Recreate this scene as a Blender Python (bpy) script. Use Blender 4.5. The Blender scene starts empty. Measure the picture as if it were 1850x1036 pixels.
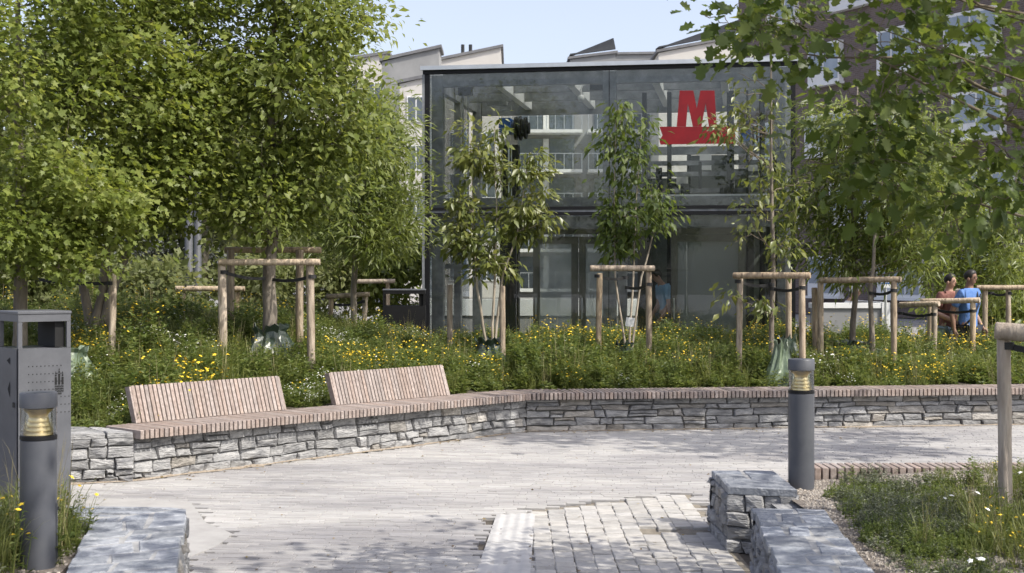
import bpy, math, random
import numpy as np
from mathutils import Vector, Matrix

scene = bpy.context.scene
COL = scene.collection
PI = math.pi

# ------------------------------------------------------------------ camera
CAM_H, FPX, CX, HY = 1.67, 2500.0, 925.0, 493.0
cam_d = bpy.data.cameras.new('camera')
cam = bpy.data.objects.new('camera', cam_d)
COL.objects.link(cam)
cam.location = (0, 0, CAM_H)
cam.rotation_euler = (PI / 2, 0, 0)
cam_d.sensor_width = 36.0
cam_d.lens = 36.0 * FPX / 1850.0
cam_d.shift_y = -(518.0 - HY) / 1850.0
cam_d.clip_start = 0.1
cam_d.clip_end = 2000
cam_d.dof.use_dof = True
cam_d.dof.focus_distance = 14.0
cam_d.dof.aperture_fstop = 7.0
scene.camera = cam

# ------------------------------------------------------------------ light
SUN_EL, SUN_AZ = 50.0, 122.0          # azimuth clockwise from +Y
w = bpy.data.worlds.new('World'); scene.world = w; w.use_nodes = True
wn = w.node_tree.nodes; wl = w.node_tree.links
bg = wn['Background']
sky = wn.new('ShaderNodeTexSky'); sky.sky_type = 'NISHITA'; sky.sun_disc = False
sky.sun_elevation = math.radians(SUN_EL); sky.sun_rotation = math.radians(SUN_AZ)
sky.air_density = 1.0; sky.dust_density = 3.0; sky.ozone_density = 1.0
hsv = wn.new('ShaderNodeHueSaturation'); hsv.inputs['Saturation'].default_value = 0.70; hsv.inputs['Hue'].default_value = 0.52; hsv.inputs['Value'].default_value = 1.4
wl.new(sky.outputs[0], hsv.inputs['Color']); wl.new(hsv.outputs[0], bg.inputs[0]); bg.inputs[1].default_value = 0.15
sd = bpy.data.lights.new('sun', 'SUN'); so = bpy.data.objects.new('sun', sd); COL.objects.link(so)
sd.energy = 4.2; sd.angle = math.radians(0.53); sd.color = (1.0, 0.95, 0.87)
_e, _a = math.radians(SUN_EL), math.radians(SUN_AZ)
SUN = Vector((math.cos(_e) * math.sin(_a), math.cos(_e) * math.cos(_a), math.sin(_e)))
so.rotation_euler = SUN.to_track_quat('Z', 'Y').to_euler()
so.location = SUN * 60
vs = scene.view_settings
vs.view_transform = 'Standard'; vs.look = 'None'; vs.gamma = 1.0; vs.use_curve_mapping = False
vs.exposure = 0.30
scene.cycles.max_bounces = 8; scene.cycles.transparent_max_bounces = 16
scene.cycles.use_denoising = True

# ------------------------------------------------------------------ helpers
def gx(px, D): return (px - CX) / FPX * D
def gz(py, D): return CAM_H - (py - HY) / FPX * D
def gd(py, z=0.0): return (CAM_H - z) * FPX / (py - HY)

def tag(o, label=None, cat=None, group=None, kind=None):
    if label: o['label'] = label
    if cat: o['category'] = cat
    if group: o['group'] = group
    if kind: o['kind'] = kind
    return o

def thing(name, label, cat, loc=(0, 0, 0), rotz=0.0, group=None):
    o = bpy.data.objects.new(name, None); COL.objects.link(o)
    o.empty_display_size = 0.1
    o.location = loc; o.rotation_euler = (0, 0, rotz)
    return tag(o, label, cat, group)

def link(name, me, parent=None, loc=None, rot=None, scale=None):
    o = bpy.data.objects.new(name, me); COL.objects.link(o)
    if parent is not None: o.parent = parent
    if loc is not None: o.location = loc
    if rot is not None: o.rotation_euler = rot
    if scale is not None: o.scale = scale
    return o

class MB:
    def __init__(s): s.v = []; s.f = []; s.mi = []; s.cur = 0
    def add(s, vs_, fs):
        b = len(s.v); s.v += [tuple(p) for p in vs_]
        for f in fs: s.f.append(tuple(b + i for i in f)); s.mi.append(s.cur)
        return s
    def box(s, x0, x1, y0, y1, z0, z1):
        return s.add([(x0, y0, z0), (x1, y0, z0), (x1, y1, z0), (x0, y1, z0), (x0, y0, z1), (x1, y0, z1), (x1, y1, z1), (x0, y1, z1)],
                     [(0, 3, 2, 1), (4, 5, 6, 7), (0, 1, 5, 4), (1, 2, 6, 5), (2, 3, 7, 6), (3, 0, 4, 7)])
    def cbox(s, x0, x1, y0, y1, z0, z1, c):
        """box with chamfered vertical and top edges"""
        def ring(i, z): return [(x0 + i + c, y0 + i, z), (x1 - i - c, y0 + i, z), (x1 - i, y0 + i + c, z), (x1 - i, y1 - i - c, z),
                                (x1 - i - c, y1 - i, z), (x0 + i + c, y1 - i, z), (x0 + i, y1 - i - c, z), (x0 + i, y0 + i + c, z)]
        vs_ = ring(0, z0) + ring(0, z1 - c) + ring(c, z1)
        fs = [tuple(range(7, -1, -1)), tuple(range(16, 24))]
        for k in (0, 8):
            for i in range(8):
                j = (i + 1) % 8; fs.append((k + i, k + j, k + 8 + j, k + 8 + i))
        return s.add(vs_, fs)
    def prism(s, poly, z0, z1):
        n = len(poly)
        vs_ = [(p[0], p[1], z0) for p in poly] + [(p[0], p[1], z1) for p in poly]
        fs = [tuple(range(n - 1, -1, -1)), tuple(range(n, 2 * n))]
        for i in range(n):
            j = (i + 1) % n; fs.append((i, j, n + j, n + i))
        return s.add(vs_, fs)
    def tube(s, path, rad, n=8, cap=True):
        path = [Vector(p) for p in path]; m = len(path)
        if not hasattr(rad, '__len__'): rad = [rad] * m
        base = len(s.v); up = None
        for i, p in enumerate(path):
            t = (path[min(i + 1, m - 1)] - path[max(i - 1, 0)])
            t = t.normalized() if t.length > 1e-9 else Vector((0, 0, 1))
            if up is None: up = t.orthogonal().normalized()
            up = (up - t * up.dot(t)); up = up.normalized() if up.length > 1e-6 else t.orthogonal().normalized()
            si = t.cross(up)
            for k in range(n):
                a = 2 * PI * k / n
                q = p + (up * math.cos(a) + si * math.sin(a)) * rad[i]
                s.v.append((q.x, q.y, q.z))
        for i in range(m - 1):
            for k in range(n):
                j = (k + 1) % n
                s.f.append((base + i * n + k, base + i * n + j, base + (i + 1) * n + j, base + (i + 1) * n + k)); s.mi.append(s.cur)
        if cap:
            s.f.append(tuple(base + k for k in range(n - 1, -1, -1))); s.mi.append(s.cur)
            s.f.append(tuple(base + (m - 1) * n + k for k in range(n))); s.mi.append(s.cur)
        return s
    def lathe(s, prof, n=32, cx=0, cy=0):
        base = len(s.v); m = len(prof)
        for r, z in prof:
            for k in range(n):
                a = 2 * PI * k / n; s.v.append((cx + r * math.cos(a), cy + r * math.sin(a), z))
        for i in range(m - 1):
            for k in range(n):
                j = (k + 1) % n
                s.f.append((base + i * n + k, base + i * n + j, base + (i + 1) * n + j, base + (i + 1) * n + k)); s.mi.append(s.cur)
        s.f.append(tuple(base + k for k in range(n - 1, -1, -1))); s.mi.append(s.cur)
        s.f.append(tuple(base + (m - 1) * n + k for k in range(n))); s.mi.append(s.cur)
        return s
    def mesh(s, name, mats, smooth=False, angle=None):
        me = bpy.data.meshes.new(name); me.from_pydata(s.v, [], s.f)
        mats = mats if isinstance(mats, (list, tuple)) else [mats]
        for m in mats: me.materials.append(m)
        if len(mats) > 1: me.polygons.foreach_set('material_index', s.mi)
        if smooth or angle is not None:
            me.polygons.foreach_set('use_smooth', [True] * len(me.polygons))
            if angle is not None: me.set_sharp_from_angle(angle=math.radians(angle))
        me.update()
        return me
    def build(s, name, mats, parent=None, smooth=False, angle=None, world=False, loc=None):
        if world and parent is not None:
            off = Vector(parent.location)
            s.v = [(p[0] - off.x, p[1] - off.y, p[2] - off.z) for p in s.v]
        return link(name, s.mesh(name, mats, smooth, angle), parent, loc)

def np_mesh(name, V, F, mat, rnd=None, smooth=False, mi=None):
    """V (n,3); F list of (k,m) int arrays; rnd per-vertex float"""
    me = bpy.data.meshes.new(name)
    nv = len(V); me.vertices.add(nv); me.vertices.foreach_set('co', np.ascontiguousarray(V, dtype=np.float32).ravel())
    nl = sum(f.size for f in F); npoly = sum(len(f) for f in F)
    me.loops.add(nl); me.polygons.add(npoly)
    me.loops.foreach_set('vertex_index', np.concatenate([f.ravel() for f in F]).astype(np.int32))
    tot = np.concatenate([np.full(len(f), f.shape[1]) for f in F])
    st = np.concatenate([[0], np.cumsum(tot)[:-1]]).astype(np.int32)
    me.polygons.foreach_set('loop_start', st)
    mats = mat if isinstance(mat, (list, tuple)) else [mat]
    for m in mats: me.materials.append(m)
    if mi is not None: me.polygons.foreach_set('material_index', np.asarray(mi, dtype=np.int32))
    me.polygons.foreach_set('use_smooth', np.full(npoly, bool(smooth)))
    if rnd is not None:
        at = me.attributes.new('rnd', 'FLOAT', 'POINT'); at.data.foreach_set('value', np.ascontiguousarray(rnd, dtype=np.float32))
    me.update(calc_edges=True); me.validate()
    return me

# ------------------------------------------------------------------ materials
def _nodes(name):
    m = bpy.data.materials.new(name); m.use_nodes = True
    nt = m.node_tree; b = nt.nodes['Principled BSDF']
    return m, nt, nt.nodes, nt.links, b

def mat_noise(name, c1, c2, rough=0.7, scale=8.0, detail=6.0, bump=0.0, bscale=None, metallic=0.0, stretch=(1, 1, 1), objvar=0.0, spec=0.4, coord='Object', c3=None, attrvar=0.0, rough2=None):
    m, nt, N, L, b = _nodes(name)
    tc = N.new('ShaderNodeTexCoord'); mp = N.new('ShaderNodeMapping'); mp.inputs['Scale'].default_value = stretch
    L.new(tc.outputs[coord], mp.inputs[0])
    oi = N.new('ShaderNodeObjectInfo')
    ad = N.new('ShaderNodeVectorMath'); ad.operation = 'ADD'
    sc_ = N.new('ShaderNodeMath'); sc_.operation = 'MULTIPLY'; sc_.inputs[1].default_value = 37.0
    L.new(oi.outputs['Random'], sc_.inputs[0]); L.new(mp.outputs[0], ad.inputs[0]); L.new(sc_.outputs[0], ad.inputs[1])
    no = N.new('ShaderNodeTexNoise'); no.inputs['Scale'].default_value = scale; no.inputs['Detail'].default_value = detail; no.inputs['Roughness'].default_value = 0.62
    L.new(ad.outputs[0], no.inputs['Vector'])
    cr = N.new('ShaderNodeValToRGB'); cr.color_ramp.elements[0].position = 0.32; cr.color_ramp.elements[1].position = 0.68
    cr.color_ramp.elements[0].color = (*c1, 1); cr.color_ramp.elements[1].color = (*c2, 1)
    if c3:
        e = cr.color_ramp.elements.new(0.5); e.color = (*c3, 1)
    L.new(no.outputs[0], cr.inputs[0])
    out = cr.outputs[0]
    if objvar > 0 or attrvar > 0:
        hs = N.new('ShaderNodeHueSaturation'); L.new(out, hs.inputs['Color'])
        at = N.new('ShaderNodeAttribute'); at.attribute_name = 'rnd'
        sm = N.new('ShaderNodeMath'); sm.operation = 'ADD'; L.new(oi.outputs['Random'], sm.inputs[0]); L.new(at.outputs['Fac'], sm.inputs[1])
        fr = N.new('ShaderNodeMath'); fr.operation = 'FRACT'; L.new(sm.outputs[0], fr.inputs[0])
        mr = N.new('ShaderNodeMapRange'); v = max(objvar, attrvar)
        mr.inputs['To Min'].default_value = 1 - v; mr.inputs['To Max'].default_value = 1 + v
        L.new(fr.outputs[0], mr.inputs['Value']); L.new(mr.outputs[0], hs.inputs['Value'])
        m2 = N.new('ShaderNodeMath'); m2.operation = 'MULTIPLY'; m2.inputs[1].default_value = 7.31; L.new(fr.outputs[0], m2.inputs[0])
        f2 = N.new('ShaderNodeMath'); f2.operation = 'FRACT'; L.new(m2.outputs[0], f2.inputs[0])
        mr2 = N.new('ShaderNodeMapRange'); mr2.inputs['To Min'].default_value = 0.8; mr2.inputs['To Max'].default_value = 1.15
        L.new(f2.outputs[0], mr2.inputs['Value']); L.new(mr2.outputs[0], hs.inputs['Saturation'])
        out = hs.outputs[0]
    L.new(out, b.inputs['Base Color'])
    b.inputs['Roughness'].default_value = rough; b.inputs['Metallic'].default_value = metallic
    b.inputs['Specular IOR Level'].default_value = spec
    if rough2 is not None:
        rr = N.new('ShaderNodeMapRange'); rr.inputs['To Min'].default_value = rough; rr.inputs['To Max'].default_value = rough2
        L.new(no.outputs[0], rr.inputs['Value']); L.new(rr.outputs[0], b.inputs['Roughness'])
    if bump > 0:
        n2 = N.new('ShaderNodeTexNoise'); n2.inputs['Scale'].default_value = bscale or scale * 3; n2.inputs['Detail'].default_value = 8
        L.new(ad.outputs[0], n2.inputs['Vector'])
        bp = N.new('ShaderNodeBump'); bp.inputs['Strength'].default_value = bump; bp.inputs['Distance'].default_value = 0.02
        L.new(n2.outputs[0], bp.inputs['Height']); L.new(bp.outputs[0], b.inputs['Normal'])
    return m

def mat_leaf(name, dark, mid, light, trans=0.35, rough=0.45, spec=0.35):
    m, nt, N, L, b = _nodes(name)
    at = N.new('ShaderNodeAttribute'); at.attribute_name = 'rnd'
    oi = N.new('ShaderNodeObjectInfo')
    cr = N.new('ShaderNodeValToRGB'); el = cr.color_ramp.elements
    el[0].color = (*dark, 1); el[1].color = (*light, 1); e = el.new(0.5); e.color = (*mid, 1)
    L.new(at.outputs['Fac'], cr.inputs[0])
    L.new(cr.outputs[0], b.inputs['Base Color']); b.inputs['Roughness'].default_value = rough; b.inputs['Specular IOR Level'].default_value = spec
    tr = N.new('ShaderNodeBsdfTranslucent')
    hs = N.new('ShaderNodeHueSaturation'); hs.inputs['Hue'].default_value = 0.485; hs.inputs['Saturation'].default_value = 1.1; hs.inputs['Value'].default_value = 1.5
    L.new(cr.outputs[0], hs.inputs['Color']); L.new(hs.outputs[0], tr.inputs['Color'])
    mx = N.new('ShaderNodeMixShader'); mx.inputs[0].default_value = trans
    L.new(b.outputs[0], mx.inputs[1]); L.new(tr.outputs[0], mx.inputs[2])
    L.new(mx.outputs[0], N['Material Output'].inputs['Surface'])
    return m

def mat_glass(name, tint=(0.86, 0.91, 0.9), rough=0.02, base=0.05, gain=1.0, haze=0.0):
    m, nt, N, L, b = _nodes(name); N.remove(b)
    tr = N.new('ShaderNodeBsdfTransparent'); tr.inputs[0].default_value = (*tint, 1)
    gl = N.new('ShaderNodeBsdfGlossy'); gl.inputs['Roughness'].default_value = rough; gl.inputs['Color'].default_value = (0.95, 0.97, 1, 1)
    fr = N.new('ShaderNodeFresnel'); fr.inputs['IOR'].default_value = 1.52
    ma = N.new('ShaderNodeMath'); ma.operation = 'MULTIPLY_ADD'; ma.inputs[1].default_value = gain; ma.inputs[2].default_value = base; ma.use_clamp = True
    L.new(fr.outputs[0], ma.inputs[0])
    mx = N.new('ShaderNodeMixShader'); L.new(ma.outputs[0], mx.inputs[0])
    first = tr.outputs[0]
    if haze > 0:
        df = N.new('ShaderNodeBsdfTranslucent'); df.inputs[0].default_value = (0.8, 0.83, 0.82, 1)
        di = N.new('ShaderNodeBsdfDiffuse'); di.inputs[0].default_value = (0.7, 0.73, 0.72, 1)
        md = N.new('ShaderNodeMixShader'); md.inputs[0].default_value = 0.35; L.new(df.outputs[0], md.inputs[1]); L.new(di.outputs[0], md.inputs[2])
        mh = N.new('ShaderNodeMixShader'); mh.inputs[0].default_value = haze
        L.new(tr.outputs[0], mh.inputs[1]); L.new(md.outputs[0], mh.inputs[2]); first = mh.outputs[0]
    L.new(first, mx.inputs[1]); L.new(gl.outputs[0], mx.inputs[2])
    L.new(mx.outputs[0], N['Material Output'].inputs['Surface'])
    return m

M = {}
M['ground'] = mat_noise('far_paving', (0.20, 0.195, 0.19), (0.30, 0.29, 0.28), 0.9, 2.0)
M['sand'] = mat_noise('joint_sand', (0.07, 0.06, 0.048), (0.13, 0.112, 0.09), 0.95, 14, bump=0.4)
M['brick'] = mat_noise('clinker_brick', (0.345, 0.332, 0.315), (0.405, 0.391, 0.37), 0.85, 22, bump=0.25, bscale=60, stretch=(.4, 2, 1), objvar=0.11, attrvar=0.11, coord='Object')
def stain(m, stretch, scale, lo, p0=.35, p1=.6):
    nt = m.node_tree; N = nt.nodes; L = nt.links; b = N['Principled BSDF']; src = b.inputs['Base Color'].links[0].from_socket
    ge = N.new('ShaderNodeNewGeometry'); mp = N.new('ShaderNodeMapping'); mp.inputs['Scale'].default_value = stretch; L.new(ge.outputs['Position'], mp.inputs[0])
    no = N.new('ShaderNodeTexNoise'); no.inputs['Scale'].default_value = scale; no.inputs['Detail'].default_value = 7; no.inputs['Roughness'].default_value = .65; L.new(mp.outputs[0], no.inputs[0])
    cr = N.new('ShaderNodeValToRGB'); cr.color_ramp.elements[0].position = p0; cr.color_ramp.elements[1].position = p1; cr.color_ramp.elements[0].color = (*lo, 1); cr.color_ramp.elements[1].color = (1, 1, 1, 1); L.new(no.outputs[0], cr.inputs[0])
    mx = N.new('ShaderNodeMix'); mx.data_type = 'RGBA'; mx.blend_type = 'MULTIPLY'; mx.inputs[0].default_value = 1; L.new(src, mx.inputs[6]); L.new(cr.outputs[0], mx.inputs[7]); L.new(mx.outputs[2], b.inputs['Base Color'])
stain(M['brick'], (.5, 1.4, 1), .7, (.66, .66, .69), .38, .56)

M['cobble'] = mat_noise('granite_sett', (0.325, 0.31, 0.285), (0.45, 0.432, 0.40), 0.8, 12, bump=0.3, bscale=50, objvar=0.13)
M['concrete'] = mat_noise('smooth_concrete', (0.30, 0.29, 0.275), (0.375, 0.362, 0.345), 0.85, 6, bump=0.08, bscale=80)
M['tactile'] = mat_noise('tactile_slab', (0.39, 0.38, 0.365), (0.49, 0.48, 0.46), 0.8, 9, bump=0.12)
M['stone'] = mat_noise('gneiss', (0.13, 0.13, 0.135), (0.37, 0.365, 0.355), 0.8, 7.0, 10, bump=1.0, bscale=26, stretch=(1, 1, 3.5), objvar=0.26, c3=(0.265, 0.262, 0.258))
M['stone_warm'] = mat_noise('gneiss_warm', (0.17, 0.155, 0.135), (0.42, 0.39, 0.35), 0.8, 7.0, 10, bump=1.0, bscale=26, stretch=(1, 1, 3.5), objvar=0.22, c3=(0.31, 0.29, 0.26))
M['slate'] = mat_noise('slate_cap', (0.16, 0.175, 0.20), (0.36, 0.37, 0.39), 0.6, 14.0, 10, bump=0.7, bscale=40, objvar=0.2, c3=(0.26, 0.275, 0.30))
M['mortar'] = mat_noise('mortar', (0.27, 0.27, 0.265), (0.39, 0.385, 0.375), 0.9, 12, bump=0.4)
M['core'] = mat_noise('wall_core', (0.12, 0.112, 0.10), (0.2, 0.19, 0.175), 0.95, 12, bump=0.4)
M['hardwood'] = mat_noise('weathered_hardwood', (0.205, 0.162, 0.14), (0.36, 0.295, 0.26), 0.65, 5, 8, bump=0.25, bscale=30, stretch=(6, 1, 6), objvar=0.14, c3=(0.285, 0.23, 0.20))
M['pine'] = mat_noise('peeled_pine', (0.19, 0.145, 0.105), (0.50, 0.41, 0.30), 0.75, 9, 9, bump=0.6, bscale=16, stretch=(3, 3, 0.5), objvar=0.2, c3=(0.37, 0.29, 0.205))
M['pine_grey'] = mat_noise('greyed_pine', (0.26, 0.21, 0.165), (0.47, 0.40, 0.33), 0.75, 5, 8, bump=0.4, bscale=20, stretch=(4, 4, 0.6), objvar=0.1)
M['strap'] = mat_noise('rubber_strap', (0.012, 0.012, 0.012), (0.03, 0.03, 0.03), 0.6, 20)
M['bark'] = mat_noise('grey_bark', (0.12, 0.10, 0.08), (0.26, 0.225, 0.18), 0.9, 10, 8, bump=0.8, bscale=35, stretch=(1, 1, 0.3))
M['bark_pale'] = mat_noise('pale_bark', (0.25, 0.21, 0.16), (0.45, 0.39, 0.31), 0.85, 14, 8, bump=0.6, bscale=40, stretch=(1, 1, 0.3))
M['twig'] = mat_noise('twig_bark', (0.10, 0.08, 0.055), (0.2, 0.165, 0.12), 0.9, 14)
M['anthracite'] = mat_noise('anthracite_paint', (0.068, 0.072, 0.085), (0.088, 0.092, 0.103), 0.42, 9, 9, bump=0.02, bscale=200, spec=0.5, rough2=0.5)
M['bin_grey'] = mat_noise('grey_metallic_paint', (0.08, 0.083, 0.092), (0.105, 0.108, 0.118), 0.42, 9, 9, spec=0.5, rough2=0.5)
M['black'] = mat_noise('black_paint', (0.007, 0.007, 0.008), (0.012, 0.012, 0.013), 0.5, 5, spec=0.25)
M['dark'] = mat_noise('dark_void', (0.006, 0.006, 0.006), (0.012, 0.012, 0.012), 0.8, 5)
M['galv'] = mat_noise('galvanised_steel', (0.13, 0.138, 0.145), (0.29, 0.30, 0.31), 0.5, 5, 6, spec=0.35, c3=(0.20, 0.208, 0.215), coord='Object')
M['alu'] = mat_noise('aluminium', (0.55, 0.56, 0.56), (0.66, 0.67, 0.67), 0.35, 4, metallic=0.8)
M['steel_dark'] = mat_noise('dark_steel', (0.022, 0.024, 0.026), (0.04, 0.042, 0.044), 0.5, 6, spec=0.25)
M['bronze'] = mat_noise('bronze_frame', (0.13, 0.13, 0.105), (0.175, 0.172, 0.145), 0.5, 6)
M['white'] = mat_noise('white_paint', (0.68, 0.68, 0.66), (0.76, 0.76, 0.74), 0.6, 3)
M['roofpanel'] = mat_noise('roof_panel', (0.42, 0.43, 0.43), (0.5, 0.51, 0.5), 0.6, 3)
M['red'] = mat_noise('red_enamel', (0.17, 0.005, 0.008), (0.24, 0.007, 0.01), 0.35, 5)
M['blue'] = mat_noise('blue_enamel', (0.015, 0.09, 0.32), (0.02, 0.12, 0.4), 0.4, 5)
M['glass'] = mat_glass('pane_glass', (0.90, 0.915, 0.905), 0.01, 0.0, 0.8)
M['frost'] = mat_glass('hazy_glass', (0.86, 0.88, 0.87), 0.1, 0.0, 0.6, haze=0.4)
M['clear'] = mat_glass('lamp_glass', (0.93, 0.95, 0.93), 0.03, 0.04, 0.9)
M['brass'] = mat_noise('brass_reflector', (0.72, 0.55, 0.27), (0.80, 0.64, 0.36), 0.28, 5, metallic=0.85)
M['bag'] = mat_noise('green_tarpaulin', (0.014, 0.024, 0.016), (0.032, 0.05, 0.034), 0.36, 5, bump=0.5, bscale=9, spec=0.6)
M['bag_pale'] = mat_noise('pale_green_tarpaulin', (0.07, 0.10, 0.06), (0.19, 0.24, 0.155), 0.32, 5, bump=0.5, bscale=9, spec=0.6)
M['soil'] = mat_noise('soil', (0.035, 0.03, 0.02), (0.075, 0.062, 0.042), 0.95, 10, bump=0.6)
M['gravel_bed'] = mat_noise('gravel_base', (0.12, 0.10, 0.085), (0.26, 0.225, 0.19), 0.95, 60, bump=0.8, bscale=120)
M['gravel'] = mat_noise('gravel', (0.21, 0.185, 0.155), (0.42, 0.375, 0.325), 0.85, 20, objvar=0.3, attrvar=0.3)
M['beige'] = mat_noise('beige_panel', (0.50, 0.475, 0.435), (0.57, 0.545, 0.505), 0.8, 0.5)
M['greyroof'] = mat_noise('grey_roof_felt', (0.13, 0.13, 0.135), (0.19, 0.19, 0.195), 0.8, 1.5)
M['render_grey'] = mat_noise('grey_render', (0.22, 0.222, 0.22), (0.30, 0.30, 0.295), 0.85, 0.7)
M['winglass'] = mat_noise('window_glass', (0.05, 0.065, 0.08), (0.10, 0.12, 0.14), 0.08, 0.8, spec=0.8)
M['blueglass'] = mat_noise('sky_window_glass', (0.16, 0.20, 0.25), (0.28, 0.33, 0.38), 0.08, 0.8, spec=0.8)
M['petal_y'] = mat_noise('yellow_petal', (0.72, 0.47, 0.02), (0.85, 0.62, 0.04), 0.6, 6)
M['petal_w'] = mat_noise('white_petal', (0.74, 0.73, 0.68), (0.82, 0.82, 0.78), 0.6, 6)
M['skin'] = mat_noise('skin', (0.40, 0.24, 0.17), (0.48, 0.30, 0.22), 0.55, 8)
M['skin_dark'] = mat_noise('skin_tan', (0.22, 0.125, 0.085), (0.28, 0.165, 0.115), 0.55, 8)
M['hair'] = mat_noise('dark_hair', (0.012, 0.01, 0.009), (0.03, 0.025, 0.02), 0.5, 40)
M['shirt_blue'] = mat_noise('blue_cotton', (0.07, 0.155, 0.38), (0.12, 0.22, 0.47), 0.85, 10, bump=0.4)
M['polo_blue'] = mat_noise('pale_blue_cotton', (0.20, 0.40, 0.60), (0.27, 0.48, 0.67), 0.85, 10, bump=0.4)
M['shirt_red'] = mat_noise('brick_red_cotton', (0.17, 0.075, 0.06), (0.24, 0.11, 0.09), 0.85, 10, bump=0.4)
M['jeans'] = mat_noise('washed_denim', (0.20, 0.29, 0.38), (0.42, 0.50, 0.56), 0.85, 9, bump=0.4)
M['trouser'] = mat_noise('dark_cotton', (0.02, 0.022, 0.03), (0.04, 0.042, 0.05), 0.85, 9, bump=0.4)
M['grey_cloth'] = mat_noise('grey_cotton', (0.12, 0.125, 0.13), (0.18, 0.185, 0.19), 0.85, 9, bump=0.4)
M['white_cloth'] = mat_noise('white_cotton', (0.66, 0.66, 0.65), (0.74, 0.74, 0.73), 0.85, 9, bump=0.3)
M['lf_maple'] = mat_leaf('maple_leaf', (0.095, 0.13, 0.026), (0.18, 0.225, 0.05), (0.285, 0.315, 0.095), trans=0.5)
M['lf_ash'] = mat_leaf('ash_leaf', (0.085, 0.12, 0.024), (0.165, 0.205, 0.048), (0.255, 0.285, 0.09), trans=0.5)
M['lf_back'] = mat_leaf('background_leaf', (0.09, 0.115, 0.04), (0.16, 0.185, 0.07), (0.235, 0.25, 0.11), trans=0.5)
M['lf_grey'] = mat_leaf('grey_green_leaf', (0.06, 0.07, 0.045), (0.11, 0.12, 0.075), (0.18, 0.185, 0.12))
M['lf_olive'] = mat_leaf('olive_leaf', (0.065, 0.09, 0.018), (0.13, 0.155, 0.036), (0.225, 0.235, 0.07), trans=0.42, rough=0.35, spec=0.5)
M['lf_near'] = mat_leaf('oak_leaf', (0.05, 0.08, 0.018), (0.09, 0.13, 0.028), (0.15, 0.185, 0.045), trans=0.45)
M['lf_bright'] = mat_leaf('bright_leaf', (0.07, 0.1, 0.018), (0.14, 0.18, 0.04), (0.245, 0.275, 0.09), trans=0.5, rough=0.38, spec=0.5)
M['grass'] = mat_leaf('grass_blade', (0.07, 0.09, 0.022), (0.14, 0.165, 0.045), (0.24, 0.255, 0.09), trans=0.45)
M['forb'] = mat_leaf('forb_leaf', (0.065, 0.1, 0.024), (0.13, 0.17, 0.045), (0.21, 0.24, 0.08), trans=0.45)
M['sage'] = mat_leaf('sage_leaf', (0.09, 0.105, 0.065), (0.15, 0.165, 0.105), (0.23, 0.245, 0.165), trans=0.2)
M['straw'] = mat_leaf('straw', (0.2, 0.17, 0.08), (0.3, 0.26, 0.13), (0.4, 0.36, 0.2), trans=0.2)
M['roofglass'] = mat_glass('roof_glass', (0.86, 0.87, 0.87), 0.05, 0.02, 0.8, haze=0.2)
M['lip'] = mat_noise('lip', (.25, .10, .08), (.3, .13, .10), .5, 8)
M['lining'] = mat_noise('grey_green_lining', (0.10, 0.115, 0.10), (0.17, 0.185, 0.165), 0.45, 2.5, 5)
M['sett_sand'] = mat_noise('sett_joint_sand', (0.16, 0.14, 0.11), (0.27, 0.24, 0.19), 0.95, 14, bump=0.4)
# ------------------------------------------------------------------ layout lines (metres, plan)
SEAT_A, SEAT_B, SEAT_C = Vector((-2.97, 11.05)), Vector((0.2, 14.45)), Vector((7.4, 15.35))
DL = (SEAT_B - SEAT_A).normalized(); NL = Vector((DL.y, -DL.x))
DR = (SEAT_C - SEAT_B).normalized(); NR = Vector((DR.y, -DR.x))
OVER = 0.11
def isect(p, d, q, e):
    den = d.x * e.y - d.y * e.x; t = ((q.x - p.x) * e.y - (q.y - p.y) * e.x) / den
    return p + d * t
def kink(off):    # corner point of both wall lines shifted back by off
    return isect(SEAT_A - NL * off, DL, SEAT_B - NR * off, DR)
W_A = SEAT_A - NL * OVER; W_K = kink(OVER); W_C = SEAT_C - NR * OVER
W_END = Vector((-3.56, 10.93))
SEAT_Z, SEAT_T = 0.41, 0.07
WALL_Z = SEAT_Z - SEAT_T - 0.005

def wall_y(x):
    """front line of the long stone wall at x"""
    if x < W_A.x: return W_END.y + (x - W_END.x) * (W_A.y - W_END.y) / (W_A.x - W_END.x)
    if x < W_K.x: return W_A.y + (x - W_A.x) * DL.y / DL.x
    return W_K.y + (x - W_K.x) * DR.y / DR.x

# ------------------------------------------------------------------ ground
g = MB(); g.add([(-700, -60, -0.03), (700, -60, -0.03), (700, 1300, -0.03), (-700, 1300, -0.03)], [(0, 1, 2, 3)])
tag(g.build('ground', M['ground']), kind='structure')

# ---- clinker paving
LW_TOP = 0.38
LWALL = [(-1.25, 5.0), (-1.78, 7.58), (-4.2, 7.78), (-4.2, 7.38), (-2.19, 7.22), (-1.72, 5.0)]   # left L-shaped wall
def poly_in(p, poly):
    x, y = p; c = False; n = len(poly)
    for i in range(n):
        x0, y0 = poly[i]; x1, y1 = poly[i - 1]
        if (y0 > y) != (y1 > y) and x < (x1 - x0) * (y - y0) / (y1 - y0) + x0: c = not c
    return c
def g2(px, py): D = gd(py); return (gx(px, D), D)
CONC = [g2(60, 893), g2(345, 909), g2(372, 945), g2(420, 965), g2(395, 985), g2(330, 1012), (-1.5, 6.5), (-5, 7.0), (-5, 9.4)]
TACT = [g2(868, 1012), g2(960, 1012), g2(967, 928), g2(897, 930)]
COB_T = lambda x: 9.72 + 0.62 * x                 # far border of the sett field
def in_cob(x, y): return 0.13 < x < 1.36 and y < COB_T(x)
RBED = [(1.30, 4.0), (1.30, 9.06), (1.72, 9.06), (2.0, 9.2), (9, 9.35), (9, 4.0)]
UNUSED_DECK = [(1.98, 9.15), (9, 9.35), (9, 10.1), (1.98, 9.9)]

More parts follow.
